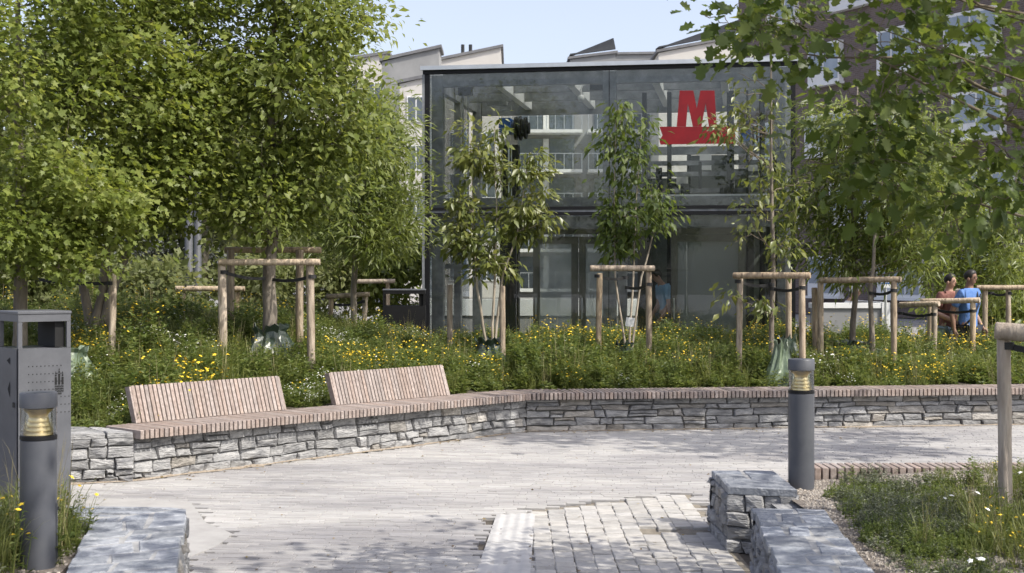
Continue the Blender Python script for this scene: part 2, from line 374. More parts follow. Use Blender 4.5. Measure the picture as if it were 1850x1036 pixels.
sb = MB(); sb.add([(-9, 4, -0.022), (11, 4, -0.022), (11, 16.5, -0.022), (-9, 16.5, -0.022)], [(0, 1, 2, 3)])
paving = tag(sb.build('paving', M['sand']), kind='structure')

rng = random.Random(5)
ROT = math.radians(-5.0); ca, sa = math.cos(ROT), math.sin(ROT)
BL, BW, BJ = 0.24, 0.046, 0.010
bricks = []
r = 0; yv = 5.8
while yv < 16.6:
    off = rng.random() * BL
    xv = -7.0 + off
    while xv < 10.4:
        L_ = BL * rng.choice((1, 1, .85, 0.6))
        cxm, cym = xv + L_ / 2, yv + BW / 2
        X, Y = cxm * ca - cym * sa + 0.2, cxm * sa + cym * ca
        if abs(X) < Y * 0.52 + 0.6 and Y < wall_y(X) - 0.02 and X > -4.4:
            if not (poly_in((X, Y), CONC) or poly_in((X, Y), TACT) or in_cob(X, Y) or poly_in((X, Y), RBED) or poly_in((X, Y), LWALL) or Y < 7.0):
                bricks.append((X, Y, L_ - .003))
        xv += L_
    yv += BW + BJ; r += 1
def brick_mesh(L_, W_):
    m = MB(); c = 0.003; h = 0.03
    x, y = L_ / 2, W_ / 2
    m.add([(-x, -y, -h), (x, -y, -h), (x, y, -h), (-x, y, -h), (-x, -y, -c), (x, -y, -c), (x, y, -c), (-x, y, -c),
           (-x + c, -y + c, 0), (x - c, -y + c, 0), (x - c, y - c, 0), (-x + c, y - c, 0)],
          [(0, 1, 5, 4), (1, 2, 6, 5), (2, 3, 7, 6), (3, 0, 4, 7), (4, 5, 9, 8), (5, 6, 10, 9), (6, 7, 11, 10), (7, 4, 8, 11), (8, 9, 10, 11)])
    return m
vis = [b for b in bricks if b[1] > 7.72 and abs(b[0]) < b[1] * 0.37]
vis.sort(key=lambda b: b[1])
near = set(vis[:300])
bm_cache = {}
tmplV, tmplF = None, None
restV, restF, restR = [], [], []
for (X, Y, L_) in bricks:
    z = rng.uniform(-0.0018, 0.0018); rx, ry, rz = rng.uniform(-0.008, 0.008), rng.uniform(-0.003, 0.003), ROT + rng.uniform(-0.004, 0.004)
    key = round(L_, 3)
    if key not in bm_cache:
        mb = brick_mesh(L_, BW); bm_cache[key] = (mb, mb.mesh('brick', M['brick']))
    mb, me = bm_cache[key]
    if (X, Y, L_) in near:
        link('brick', me, paving, (X, Y, z), (rx, ry, rz))
    else:
        R = np.array(Matrix.Rotation(rz, 3, 'Z') @ Matrix.Rotation(rx, 3, 'X') @ Matrix.Rotation(ry, 3, 'Y'))
        restV.append(np.array(mb.v) @ R.T + np.array((X, Y, z))); restF.append(np.array(mb.f) + 12 * (len(restV) - 1)); restR.append(np.full(12, rng.random()))
tag(link('paving_bricks', np_mesh('paving_bricks', np.concatenate(restV), [np.concatenate(restF)], M['brick'], np.concatenate(restR)), paving), kind='stuff')

# ---- setts beside the tactile strip
sp = MB(); sp.add([(0.10, 6.4, -0.016), (1.36, 6.4, -0.016), (1.36, COB_T(1.36), -0.016), (0.10, COB_T(0.1), -0.016)], [(0, 1, 2, 3)])
setts = tag(sp.build('sett_paving', M['sett_sand']), kind='structure')
sett_var = []
for k in range(6):
    m = MB(); lx, ly = 0.0572, (0.046, 0.052, 0.058, 0.064, 0.07, 0.078)[k]
    rr = random.Random(k + 50)
    def ring(ins, z, jit): return [(sx * (lx - ins) + rr.uniform(-jit, jit), sy * (ly - ins) + rr.uniform(-jit, jit), z + rr.uniform(-jit, jit) * 0.5) for sx, sy in ((-1, -1), (0, -1), (1, -1), (1, 1), (0, 1), (-1, 1))]
    vv = ring(0, -0.05, 0.002) + ring(0, -0.005, 0.003) + ring(0.005, 0.0, 0.002)
    ff = [(12, 13, 14, 15, 16, 17)]
    for b0 in (0, 6):
        for i in range(6): j = (i + 1) % 6; ff.append((b0 + i, b0 + j, b0 + 6 + j, b0 + 6 + i))
    m.add(vv, ff); sett_var.append((ly, m.mesh('sett', M['cobble'])))
xc = 0.19
while xc < 1.30:
    yc = 6.9 + rng.random() * 0.15
    while True:
        ly, me = rng.choice(sett_var)
        if yc + 2 * ly > COB_T(xc): break
        if not (8.86 < yc + ly < 9.05 and xc > 0.86):      # open drain slot
            link('sett', me, setts, (xc + rng.uniform(-0.004, 0.004), yc + ly, rng.uniform(-0.005, 0.006)), (rng.uniform(-0.015, 0.015), rng.uniform(-0.015, 0.015), rng.uniform(-0.02, 0.02)))
        yc += 2 * ly + 0.005
    xc += 0.117
# smooth concrete apron and tactile strip
c = MB(); c.prism(CONC, -0.02, 0.002); tag(c.build('concrete_apron', M['concrete']), kind='structure')
t = MB(); TL = [Vector(p) for p in TACT]
nr = 44
for i in range(nr + 1):
    f = i / nr
    hgt = 0.006 + 0.007 * (0.5 - 0.5 * math.cos(2 * PI * f * 4.0))
    a = TL[0].lerp(TL[1], f); b = TL[3].lerp(TL[2], f)
    t.v += [(a.x, a.y - 0.9, hgt), (b.x, b.y, hgt)]
t.f = [(2 * i, 2 * i + 2, 2 * i + 3, 2 * i + 1) for i in range(nr)]; t.mi = [0] * nr
tac = thing('tactile_strip', 'pale ribbed tactile paving strip between the bricks and the setts', 'tactile paving', (TL[0].x, TL[0].y, 0))
# two slabs end to end
for y0, y1 in ((-0.9, 0.34), (0.345, 1.0)):
    s = MB()
    for i in range(nr + 1):
        f = i / nr; hgt = 0.0 + 0.0045 * (0.5 - 0.5 * math.cos(2 * PI * f * 4.0))
        for yy in (y0, y1):
            q = (yy * 1.5) / 1.5
            a = TL[0].lerp(TL[1], f); b = TL[3].lerp(TL[2], f); p = a + (b - a) * (yy if yy > 0 else yy * 0.6)
            s.v.append((p.x, p.y, hgt))
    s.f = [(2 * i, 2 * i + 2, 2 * i + 3, 2 * i + 1) for i in range(nr)]; s.mi = [0] * nr
    s.build('ribbed_slab', M['tactile'], tac, smooth=True, world=True)

# ------------------------------------------------------------------ stone walls
def stone(mbk, P, s0, s1, t0, t1, z00, z01, z10, z11, rr, depth=0.12, proud=0.02):
    """P(s, off, z) -> point. corners: bottom s0..s1 at z00,z01, top t0..t1 at z10,z11"""
    def lerp(a, b, f): return a + (b - a) * f
    fr = rr.uniform(0.3, 0.7)
    out = [(s0, z00), (lerp(s0, s1, fr), lerp(z00, z01, fr) + rr.uniform(-.004, .004)), (s1, z01),
           (lerp(s1, t1, .5) + rr.uniform(-.008, .008), lerp(z01, z11, .5)), (t1, z11), (lerp(t0, t1, 1 - fr), lerp(z10, z11, 1 - fr) + rr.uniform(-.004, .006)), (t0, z10),
           (lerp(s0, t0, .5) + rr.uniform(-.008, .008), lerp(z00, z10, .5))]
    cs = sum(p[0] for p in out) / 8; cz = sum(p[1] for p in out) / 8
    bo = rr.uniform(-0.012, 0.014)
    tilt = rr.uniform(-0.010, 0.010); tz = rr.uniform(-0.012, 0.008)
    hw, hh = max((s1 - s0) / 2, .01), max((z10 - z00) / 2, .01)
    rings = []
    for ins, off in ((0.0, -depth), (0.0, bo - 0.012), (0.010, bo + proud * 0.4)):
        ring = []
        for (a, z) in out:
            da, dz = cs - a, cz - z; ln = math.hypot(da, dz) or 1
            k = min(ins / ln, 0.45)
            o = off
            if off > -depth: o += tilt * (a - cs) / hw + tz * (z - cz) / hh + rr.uniform(-.006, .006)
            ring.append(P(a + da * k, o, z + dz * k))
        rings.append(ring)
    cen = P(cs + rr.uniform(-.3, .3) * hw, bo + proud * rr.uniform(0.5, 1.0), cz + rr.uniform(-.3, .3) * hh)
    vv = rings[0] + rings[1] + rings[2] + [cen]
    ff = []
    for b0 in (0, 8):
        for i in range(8): j = (i + 1) % 8; ff.append((b0 + i, b0 + j, b0 + 8 + j, b0 + 8 + i))
    for i in range(8): ff.append((16 + i, 16 + (i + 1) % 8, 24))
    mbk.add(vv, ff)

def stone_face(root, A, B, H, rows, seed, smin=0.14, smax=0.36, depth=0.12, zbot=-0.02, warm=0.15, ends=0.0, batter=0.0):
    A, B = Vector(A), Vector(B); d = (B - A); L_ = d.length; d.normalize(); n = Vector((d.y, -d.x))
    def P(s, off, z):
        q = A + d * s + n * (off - batter * max(z, 0)); return (q.x, q.y, z)
    rr = random.Random(seed)
    hs = [rr.uniform(0.75, 1.3) for _ in range(rows)]; tot = sum(hs); zs = [zbot]
    for h in hs: zs.append(zs[-1] + h * (H - zbot) / tot)
    ph = [(rr.uniform(1.5, 4), rr.uniform(0, 6), rr.uniform(0.004, 0.012)) for _ in zs]
    def zl(k, s):
        if k == 0 or k == rows: return zs[k]
        a, b, c_ = ph[k]; return zs[k] + c_ * math.sin(a * s * 2 + b) + c_ * .7 * math.sin(a * s * 5 + b * 2)
    j = 0.0025
    for k in range(rows):
        s = -ends * rr.random()
        top_off = 0.0
        while s < L_ - 0.02:
            ln = rr.uniform(smin, smax)
            if rr.random() < 0.25: ln *= 0.6
            e = s + ln
            if e > L_ - smin * 0.55: e = L_
            noff = rr.uniform(-0.025, 0.025) if e < L_ else 0
            z0a, z0b, z1a, z1b = zl(k, s) + j, zl(k, e) + j, zl(k + 1, s + top_off) - j, zl(k + 1, e + noff) - j
            cutf = rr.uniform(.4, .6) if (rr.random() < .16 and z1a - z0a > .06) else 1
            for lo, hi in (((0, 1),) if cutf == 1 else ((0, cutf), (cutf, 1))):
                def mixs(f, a0, a1): return a0 + (a1 - a0) * f
                g0 = j if lo > 0 else 0; g1 = j if hi < 1 else 0
                b = MB()
                stone(b, P, mixs(lo, s, s + top_off) + j, mixs(lo, e, e + noff) - j, mixs(hi, s, s + top_off) + j, mixs(hi, e, e + noff) - j,
                      mixs(lo, z0a, z1a) + g0, mixs(lo, z0b, z1b) + g0, mixs(hi, z0a, z1a) - g1, mixs(hi, z0b, z1b) - g1, rr, depth)
                b.build('stone', M['stone_warm'] if rr.random() < warm else M['stone'], root, world=True)
            s = e; top_off = noff

def core(root, poly, z0, z1, mat='core', name='wall_core'):
    b = MB(); b.prism(poly, z0, z1); return b.build(name, M[mat], root, world=True)

def capstones(root, quad, z, seed, nrow, thick=0.045, mat='slate', split=(1, 2, 2, 3)):
    """crazy paving over a quad [near-left, near-right, far-right, far-left]"""
    a, b, c_, d_ = [Vector(q) for q in quad]; rr = random.Random(seed)
    def Q(u, v): p = a.lerp(b, u).lerp(d_.lerp(c_, u), v); return (p.x, p.y)
    L_ = ((d_ - a).length + (c_ - b).length) / 2; W_ = (b - a).length
    vs_ = [0] + [(k + rr.uniform(-.28, .28)) / nrow for k in range(1, nrow)] + [1]
    sl = [0] + [rr.uniform(-.25, .25) / nrow for _ in range(nrow - 1)] + [0]
    ju, jv = 0.010 / W_, 0.010 / L_
    for k in range(nrow):
        ns = rr.choice(split)
        us = [0] + sorted((i + rr.uniform(-.25, .25)) / ns for i in range(1, ns)) + [1]
        for i in range(ns):
            u0, u1 = us[i], us[i + 1]
            e0 = rr.uniform(-.05, .05) if i > 0 else 0; e1 = rr.uniform(-.05, .05) if i < ns - 1 else 0
            def v_(kk, u): return vs_[kk] + sl[kk] * (u - .5)
            o0 = rr.uniform(-.02, .015) if i == 0 else ju; o1 = rr.uniform(-.02, .015) if i == ns - 1 else ju
            um = (u0 + u1) / 2
            pts = [(u0 + o0, v_(k, u0) + jv), (um, v_(k, um) + jv + rr.uniform(-.3, .3) * jv), (u1 - o1, v_(k, u1) + jv), (u1 + e1 - o1, v_(k + 1, u1) - jv), (um, v_(k + 1, um) - jv), (u0 + e0 + o0, v_(k + 1, u0) - jv)]
            p2 = [Q(*p) for p in pts]
            m = MB(); zt = z + rr.uniform(-.003, .003)
            cxm = sum(p[0] for p in p2) / 6; cym = sum(p[1] for p in p2) / 6
            ins = [(p[0] + (cxm - p[0]) * .06, p[1] + (cym - p[1]) * .06) for p in p2]
            vv = [(p[0], p[1], z - thick) for p in p2] + [(p[0], p[1], zt - .006) for p in p2] + [(p[0], p[1], zt + rr.uniform(-.002, .002)) for p in ins]
            ff = [tuple(range(12, 18))]
            for b0 in (0, 6):
                for q in range(6): jn = (q + 1) % 6; ff.append((b0 + q, b0 + jn, b0 + 6 + jn, b0 + 6 + q))
            m.add(vv, ff); m.build('capstone', M[mat], root, world=True)

# long wall, left part under the bench with backrests
wl_root = thing('stone_wall', 'dry stone wall of pale grey blocks under the slatted seat with two backrests', 'stone wall', (W_A.x, W_A.y, 0))
stone_face(wl_root, W_A, W_K, WALL_Z, 4, 11, 0.12, 0.30, 0.1, warm=0.10)
bk = lambda p, n, o: p - n * o
core(wl_root, [bk(W_A, NL, .03), bk(W_K, NL, .03), bk(kink(OVER + .42), NL, 0), bk(W_A, NL, .42)], -0.02, WALL_Z - 0.004)
wr_root = thing('stone_wall', 'long grey dry stone wall under the backless slatted bench across the back', 'stone wall', (W_K.x, W_K.y, 0))
stone_face(wr_root, W_K, W_C, WALL_Z, 5, 23, 0.16, 0.46, 0.1, warm=0.22)
core(wr_root, [bk(W_K, NR, .03), bk(W_C, NR, .03), bk(W_C, NR, .42), tuple(kink(OVER + .42))], -0.02, WALL_Z - 0.004)
# end block left of the bench
we_root = thing('stone_pier', 'pale stone end block of the bench wall beside the grey litter bin', 'stone wall', (W_END.x, W_END.y, 0))
EB = W_A + Vector((0.02, -0.03)); eA = W_END; eC = W_A - NL * .5; eD = W_END + Vector((-.12, .55))
stone_face(we_root, eA, EB, 0.345, 5, 31, 0.1, 0.24, 0.1, warm=0.08)
stone_face(we_root, eD, eA, 0.345, 5, 32, 0.12, 0.26, 0.1)
core(we_root, [eA + Vector((.03, .04)), EB + Vector((-.02, .04)), eC, eD + Vector((.03, 0))], -.02, .335)
capstones(we_root, [eA, EB, eC, eD], 0.392, 33, 3, mat='stone', split=(2, 2))

# right foreground: two blocks with slate tops
b1 = thing('stone_wall', 'short stone wall block with pale flat top beside the right bollard', 'stone wall', (1.48, 8.7, 0))
q1 = [Vector((1.29, 8.34)), Vector((1.70, 8.22)), Vector((1.70, 9.02)), Vector((1.29, 9.06))]
for i in range(4): stone_face(b1, q1[i], q1[(i + 1) % 4], LW_TOP - .045, 4, 41 + i, .1, .26, .09, batter=.04, warm=.1)
core(b1, [q1[0] + Vector((.04, .04)), q1[1] + Vector((-.04, .04)), q1[2] + Vector((-.04, -.04)), q1[3] + Vector((.04, -.04))], -.02, LW_TOP - .004, 'mortar')
capstones(b1, [q1[0] + Vector((.015, 0)), q1[1], q1[2], q1[3] + Vector((.015, 0))], LW_TOP, 46, 4, mat='slate', split=(2, 2, 1))
b2 = thing('stone_wall', 'stone wall running to the foreground under a blue-grey slate top', 'stone wall', (1.45, 6.6, 0))
q2 = [Vector((1.02, 4.5)), Vector((1.42, 4.5)), Vector((1.71, 7.56)), Vector((1.32, 7.62))]
for i in (1, 2, 3): stone_face(b2, q2[i], q2[(i + 1) % 4], LW_TOP - .045, 4, 51 + i, .12, .3, .09, batter=.04, warm=.1)
core(b2, [q2[0] + Vector((.05, .0)), q2[1] + Vector((-.04, 0)), q2[2] + Vector((-.04, -.04)), q2[3] + Vector((.05, -.04))], -.02, LW_TOP - .004, 'mortar')
capstones(b2, q2, LW_TOP, 56, 15, split=(2, 2, 3))
# a low retaining return closing the gap between both blocks
b3 = thing('stone_wall', 'low stone return between the two wall blocks at the right bed', 'stone wall', (1.66, 7.9, 0))
stone_face(b3, Vector((1.62, 8.24)), Vector((1.66, 7.58)), .30, 3, 61, .12, .28, .08)
stone_face(b3, Vector((1.66, 7.58)), Vector((1.62, 8.24)), .30, 3, 62, .12, .28, .08)

# left foreground: L-shaped wall
b4 = thing('stone_wall', 'L-shaped low stone wall with slate crazy-paved top beside the left bollard', 'stone wall', (-1.6, 6.6, 0))
LQ = [Vector(p) for p in LWALL]
stone_face(b4, LQ[0], LQ[1], LW_TOP - .045, 4, 71, .12, .3, .09, batter=.05)
stone_face(b4, LQ[1], LQ[2], LW_TOP - .045, 4, 72, .14, .32, .09)
core(b4, [LQ[0] + Vector((-.05, 0)), LQ[1] + Vector((-.06, -.05)), LQ[2] + Vector((0, -.05)), LQ[3] + Vector((0, .02)), LQ[4] + Vector((.02, .02)), LQ[5] + Vector((.02, 0))], -.02, LW_TOP - .004, 'mortar')
capstones(b4, [LQ[5], LQ[0], LQ[1], LQ[4]], LW_TOP, 76, 12, split=(2, 2, 3))
capstones(b4, [LQ[4] + Vector((0, .004)), LQ[1] + Vector((-.02, .0)), LQ[2], LQ[3]][::-1], LW_TOP, 77, 1, split=(7,))

# ------------------------------------------------------------------ benches
PITCH, SW = 0.0455, 0.0345
def slat_mesh(w_, dep, th, name='slat'):
    m = MB(); m.cbox(-w_ / 2, w_ / 2, 0, dep, -th, 0, 0.003); return m.mesh(name, M['hardwood'])
SD = 0.52
sm = slat_mesh(SW, SD, SEAT_T)
bl = thing('slatted_bench', 'weathered hardwood slat bench with two reclined backrests on the stone wall', 'bench', (SEAT_A.x, SEAT_A.y, SEAT_Z - SEAT_T))
L_ = (SEAT_B - SEAT_A).length; n = int(L_ / PITCH)
angL = math.atan2(DL.y, DL.x); angR = math.atan2(DR.y, DR.x)
for i in range(n + 1):
    f = (i + .5) / (n + 1); s = f * L_
    ang = angL
    if i > n - 10: ang = angL + (angR - angL) * (i - (n - 10)) / 20.0
    p = SEAT_A + DL * s - Vector(bl.location[:2])
    link('slat', sm, bl, (p.x, p.y, SEAT_T + rng.uniform(-.0015, .0015)), (0, 0, ang + rng.uniform(-.003, .003)))
m = MB()
for o_ in (0.14, 0.40):
    a = SEAT_A - NL * o_ + DL * .02; b = SEAT_B - NL * o_
    w2 = NL * .02
    m.prism([(a + w2).to_tuple(), (b + w2).to_tuple(), (b - w2).to_tuple(), (a - w2).to_tuple()], SEAT_Z - SEAT_T - .004, SEAT_Z - SEAT_T + .006)
m.build('bearer', M['steel_dark'], bl, world=True)
def backrest(P0, P1, ztop=0.715):
    P0, P1 = Vector(P0), Vector(P1); d = (P1 - P0).normalized(); nn = Vector((d.y, -d.x)); Lb = (P1 - P0).length
    rec = 0.11; ht = ztop - SEAT_Z
    m = MB()
    for zz in (0.06, ht - .05):
        a = P0 - nn * (.055 + rec * zz / ht) + d * .01; b = a + d * (Lb - .02)
        m.prism([(a + nn * .022).to_tuple(), (b + nn * .022).to_tuple(), (b - nn * .02).to_tuple(), (a - nn * .02).to_tuple()], SEAT_Z + zz - .02, SEAT_Z + zz + .02)
    br = m.build('backrest', M['steel_dark'], bl, world=True)
    k = int(Lb / 0.041); tilt = math.atan2(rec, ht); hl = math.hypot(rec, ht)
    me = MB(); me.cbox(-.0165, .0165, 0, .055, 0, hl, .003); me = me.mesh('slat', M['hardwood'])
    for i in range(k):
        p = P0 + d * (Lb * (i + .5) / k) - Vector(bl.location[:2])
        link('slat', me, br, (p.x, p.y, SEAT_T + .004), (-tilt, 0, math.atan2(d.y, d.x)))
    # cheek panels closing both ends
    for q in (P0, P1):
        m = MB(); e = d * .012 * (1 if q is P0 else -1); a = q - Vector(bl.location[:2])
        pts = [a + nn * -.002, a - nn * .07, a - nn * (.07 + rec), a - nn * (.002 + rec)]
        zz = [SEAT_T + .003, SEAT_T + .003, SEAT_T + ht - .012, SEAT_T + ht - .004]
        vv = [(p.x - e.x, p.y - e.y, z) for p, z in zip(pts, zz)] + [(p.x + e.x, p.y + e.y, z) for p, z in zip(pts, zz)]
        m.add(vv, [(0, 1, 2, 3), (7, 6, 5, 4), (0, 4, 5, 1), (1, 5, 6, 2), (2, 6, 7, 3), (3, 7, 4, 0)])
        m.build('end_panel', M['hardwood'], br)
def on_seat(s, back): p = SEAT_A + DL * s - NL * back; return (p.x, p.y)
def seat_s(px, py):      # distance along seat of a pixel lying on the seat plane
    D = gd(py, SEAT_Z); return (Vector((gx(px, D), D)) - SEAT_A).dot(DL)
s00, s01 = seat_s(239, 764), seat_s(506, 740)
s10, s11 = seat_s(600.6, 731.7), seat_s(809, 714)
backrest(on_seat(s00, .47), on_seat(s01, .47))
backrest(on_seat(s10, .47), on_seat(s11, .47))

brn = thing('slatted_bench', 'long backless slatted bench along the back wall below the flower bed', 'bench', (SEAT_B.x, SEAT_B.y, SEAT_Z - SEAT_T))
L_ = (SEAT_C - SEAT_B).length; n = int(L_ / PITCH)
for i in range(n):
    s = (i + .5) * PITCH + .012; ang = angR
    if i < 10: ang = angR + (angL - angR) * (10 - i) / 20.0
    p = SEAT_B + DR * s - Vector(brn.location[:2])
    link('slat', sm, brn, (p.x, p.y, SEAT_T + rng.uniform(-.0015, .0015)), (0, 0, ang + rng.uniform(-.003, .003)))
m = MB()
for o_ in (0.14, 0.40):
    a = SEAT_B - NR * o_ + DR * .1; b = SEAT_C - NR * o_; w2 = NR * .02
    m.prism([(a + w2).to_tuple(), (b + w2).to_tuple(), (b - w2).to_tuple(), (a - w2).to_tuple()], SEAT_Z - SEAT_T - .004, SEAT_Z - SEAT_T + .006)
m.build('bearer', M['steel_dark'], brn, world=True)

# bench seen from behind at the right, beyond the gravel bed
bd = thing('slatted_bench', 'low slatted bench seen from behind, beyond the gravel bed at right', 'bench', (2.0, 9.18, 0.30))
dm = slat_mesh(.040, .24, .085)
k = 0; xx = 2.03
while xx < 6.2:
    link('slat', dm, bd, (xx - 2.0, (xx - 2.0) * .02, .075 + rng.uniform(-.0015, .0015)), (0, 0, .02 + rng.uniform(-.004, .004))); xx += .0515
m = MB(); m.box(.06, 4.1, .05, .20, -.30, -.014); m.build('plinth', M['core'], bd)

# ------------------------------------------------------------------ bollards
def bollard(label, X, Y, z0, panel_ang):
    t = thing('light_bollard', label, 'bollard', (X, Y, z0), panel_ang, 'bollard lights')
    R = 0.0825
    MB().lathe([(R, -.1), (R, .597), (R - .003, .60)], 40).build('post', M['anthracite'], t, angle=35)
    MB().lathe([(R + .001, .601), (R + .001, .618), (R - .004, .620)], 40).build('collar', M['black'], t, angle=35)
    m = MB(); m.lathe([(R - .002, .621), (R - .002, .748)], 40); m.f = m.f[:-2]; m.mi = m.mi[:-2]
    m.build('lamp_glass', M['clear'], t, smooth=True)
    m = MB(); pr = []
    for i in range(13):
        f = i / 12; z = .622 + f * .12; r_ = .066 - .028 * math.sin(f * PI * .5) + (.003 if i % 2 else 0)
        if f > .75: r_ += (f - .75) * .12
        pr.append((r_, z))
    m.lathe(pr, 32); m.build('reflector', M['brass'], t, angle=30)
    MB().lathe([(R + .002, .749), (R + .002, .812), (R - .002, .818), (.02, .820)], 40).build('cap', M['anthracite'], t, angle=35)
    m = MB(); arc = [(-.30 + .6 * i / 8) for i in range(9)]
    for a in arc:
        m.v += [((R + .0025) * math.cos(a), (R + .0025) * math.sin(a), .05), ((R + .0025) * math.cos(a), (R + .0025) * math.sin(a), .30)]
    m.f = [(2 * i, 2 * i + 2, 2 * i + 3, 2 * i + 1) for i in range(8)]; m.mi = [0] * 8
    pn = m.build('access_panel', M['anthracite'], t, smooth=True)
    m = MB(); m.box(R, R + .006, -.008, .008, .27, .285); m.build('lock', M['steel_dark'], pn)
    return t
bollard('anthracite light bollard in front of the litter bin at left', -2.19, 6.4, 0.30, .25)
bollard('anthracite light bollard in the gravel bed by the right stone block', 1.85, 8.85, 0.30, 2.2)

# ------------------------------------------------------------------ litter bins
def litter_bin(name, label, X, Y, z0, rot, H, wx, wy, mat, marks=True):
    t = thing(name, label, 'litter bin', (X, Y, z0), rot)
    x, y = wx / 2, wy / 2; o0, o1 = H - .25, H - .075      # opening heights
    m = MB(); m.box(-x + .01, x - .01, -y + .01, y - .01, .02, o0 - .012); m.build('body', M[mat], t)
    for sy in (-1, 1):      # face panels
        m = MB(); m.box(-x, x, sy * y - .004 if sy > 0 else -y - .004, sy * y + .004, .04, o0 - .01)
        m.build('front_panel', M[mat], t)
    for sx in (-1, 1):
        m = MB(); m.box(sx * x - .004, sx * x + .004, -y + .03, y - .03, .04, o0 - .011); m.build('door', M[mat], t)
        if sx < 0:
            m = MB(); m.box(-x - .014, -x - .004, -y + .06, -y + .085, o0 - .42, o0 - .385); m.build('lock', M['steel_dark'], t)
    for sx in (-1, 1):
        for sy in (-1, 1):
            m = MB(); m.box(sx * x - .028 * (sx > 0), sx * x + .028 * (sx < 0), sy * y - .028 * (sy > 0), sy * y + .028 * (sy < 0), o0 - .008, o1); m.build('corner_post', M[mat], t)
    m = MB(); m.box(-x, x, -y, y, o1 + .002, H - .02); m.build('lid_band', M[mat], t)
    m = MB(); m.cbox(-x - .006, x + .006, -y - .006, y + .006, H - .018, H, .004); m.build('lid', M['bin_grey'], t)
    m = MB(); m.box(x - .10, x - .03, -y + .035, y - .035, o0 - .006, o1 - .002); m.build('inner_hood', M['dark'], t)
    if marks:
        m = MB(); yy = -y - .0065
        for r_ in range(7):
            zz = o0 - .135 - r_ * .055
            nn_ = 9 if r_ < 4 else 12
            for k_ in range(nn_):
                cx_ = -x + .07 + k_ * .0285
                m.add([(cx_ + .0045 * math.cos(a), yy, zz + .0045 * math.sin(a)) for a in [i * PI / 3 for i in range(6)]], [(0, 1, 2, 3, 4, 5)])
        tag(m.build('perforation', M['dark'], t), kind='stuff')
        # three towers above waves
        m = MB(); ex, ez = x - .085, o0 - .27
        def rect(x0, x1, z0_, z1): m.add([(x0, yy, z0_), (x1, yy, z0_), (x1, yy, z1), (x0, yy, z1)], [(0, 1, 2, 3)])
        for dx, hh in ((-.024, .088), (0, .112), (.024, .088)):
            rect(ex + dx - .0075, ex + dx + .0075, ez, ez + hh - .035)
            rect(ex + dx - .0055, ex + dx + .0055, ez + hh - .03, ez + hh - .016)
            m.add([(ex + dx - .005, yy, ez + hh - .012), (ex + dx + .005, yy, ez + hh - .012), (ex + dx, yy, ez + hh + .008)], [(0, 1, 2)])
        for k_ in range(4):
            zz = ez - .012 - k_ * .017; hw = .032 if k_ < 3 else .018
            npt = 12 if k_ < 3 else 7
            pts = [(ex - hw + 2 * hw * i / npt, zz + (.005 if i % 2 else -.005)) for i in range(npt + 1)]
            for i in range(npt):
                (xa, za), (xb, zb) = pts[i], pts[i + 1]
                m.add([(xa, yy, za - .0045), (xb, yy, zb - .0045), (xb, yy, zb + .0045), (xa, yy, za + .0045)], [(0, 1, 2, 3)])
        m.build('emblem', M['dark'], t)
        # pictogram plates on the left face
        m = MB(); xx_ = -x - .0065
        for (ya, za, w_, h_) in ((-.02, o0 - .10, .07, .05), (-.03, o0 - .30, .05, .12)):
            m.add([(xx_, ya - w_ / 2, za - h_ / 2), (xx_, ya + w_ / 2, za), (xx_, ya - w_ / 2, za + h_ / 2)], [(0, 1, 2)])
        m.build('pictogram', M['dark'], t)
    return t
litter_bin('litter_bin', 'tall grey steel litter bin with perforations and tower emblem at the left edge', gx(33, 9.6) + .016, 9.6 + .28, 0, math.radians(38), 1.40, .37, .42, 'bin_grey')
# ------------------------------------------------------------------ glass lift house
GA = Vector((-1.444, 23.0)); GB = Vector((4.5, 22.0)); GDIR = (GB - GA); GLEN = GDIR.length; GDIR.normalize()
GANG = math.atan2(GDIR.y, GDIR.x); GDEP = 3.7
def GU(px, v=0.0):
    k = (px - CX) / FPX; back = Vector((-GDIR.y, GDIR.x)); o = GA + back * v
    return (k * o.y - o.x) / (GDIR.x - GDIR.y * k)
def GZ(px, py, v=0.0):
    u = GU(px, v); o = GA + GDIR * u + Vector((-GDIR.y, GDIR.x)) * v
    return gz(py, o.y)
gh = thing('glass_lift_house', 'two-storey glass and steel lift house with a red letter sign', 'glass building', (GA.x, GA.y, 0), GANG)
GTOP = 5.08; ZM = 2.66
def gpart(name, mat, *boxes, smooth=False):
    m = MB()
    for b in boxes: m.box(*b)
    return m.build(name, M[mat], gh)
# roof
rf = gpart('roof', 'roofglass', (-.02, GLEN + .02, .0, GDEP + .05, GTOP - .02, GTOP + .0))
m = MB(); m.box(-.06, GLEN + .06, -.10, -.005, GTOP - .055, GTOP + .012); m.build('roof_edge', M['alu'], rf)
m = MB(); m.box(-.03, GLEN + .03, -.045, 0.06, GTOP - .115, GTOP - .057); m.build('shadow_gap', M['black'], rf)
# black outer mullions and transom
for u in (.0, GLEN - .07): gpart('corner_mullion', 'black', (u, u + .075, -.03, .035, 0, GTOP - .12))
gpart('edge_trim', 'galv', (-.045, -.002, -.03, .08, 0, GTOP - .12))
gpart('transom', 'black', (.078, GLEN - .078, -.035, .02, ZM + .04, ZM + .088))
gpart('transom', 'galv', (.078, GLEN - .078, -.02, .02, ZM + .002, ZM + .043))
gpart('transom', 'black', (.078, GLEN - .078, -.035, .02, ZM - .055, ZM + .0))
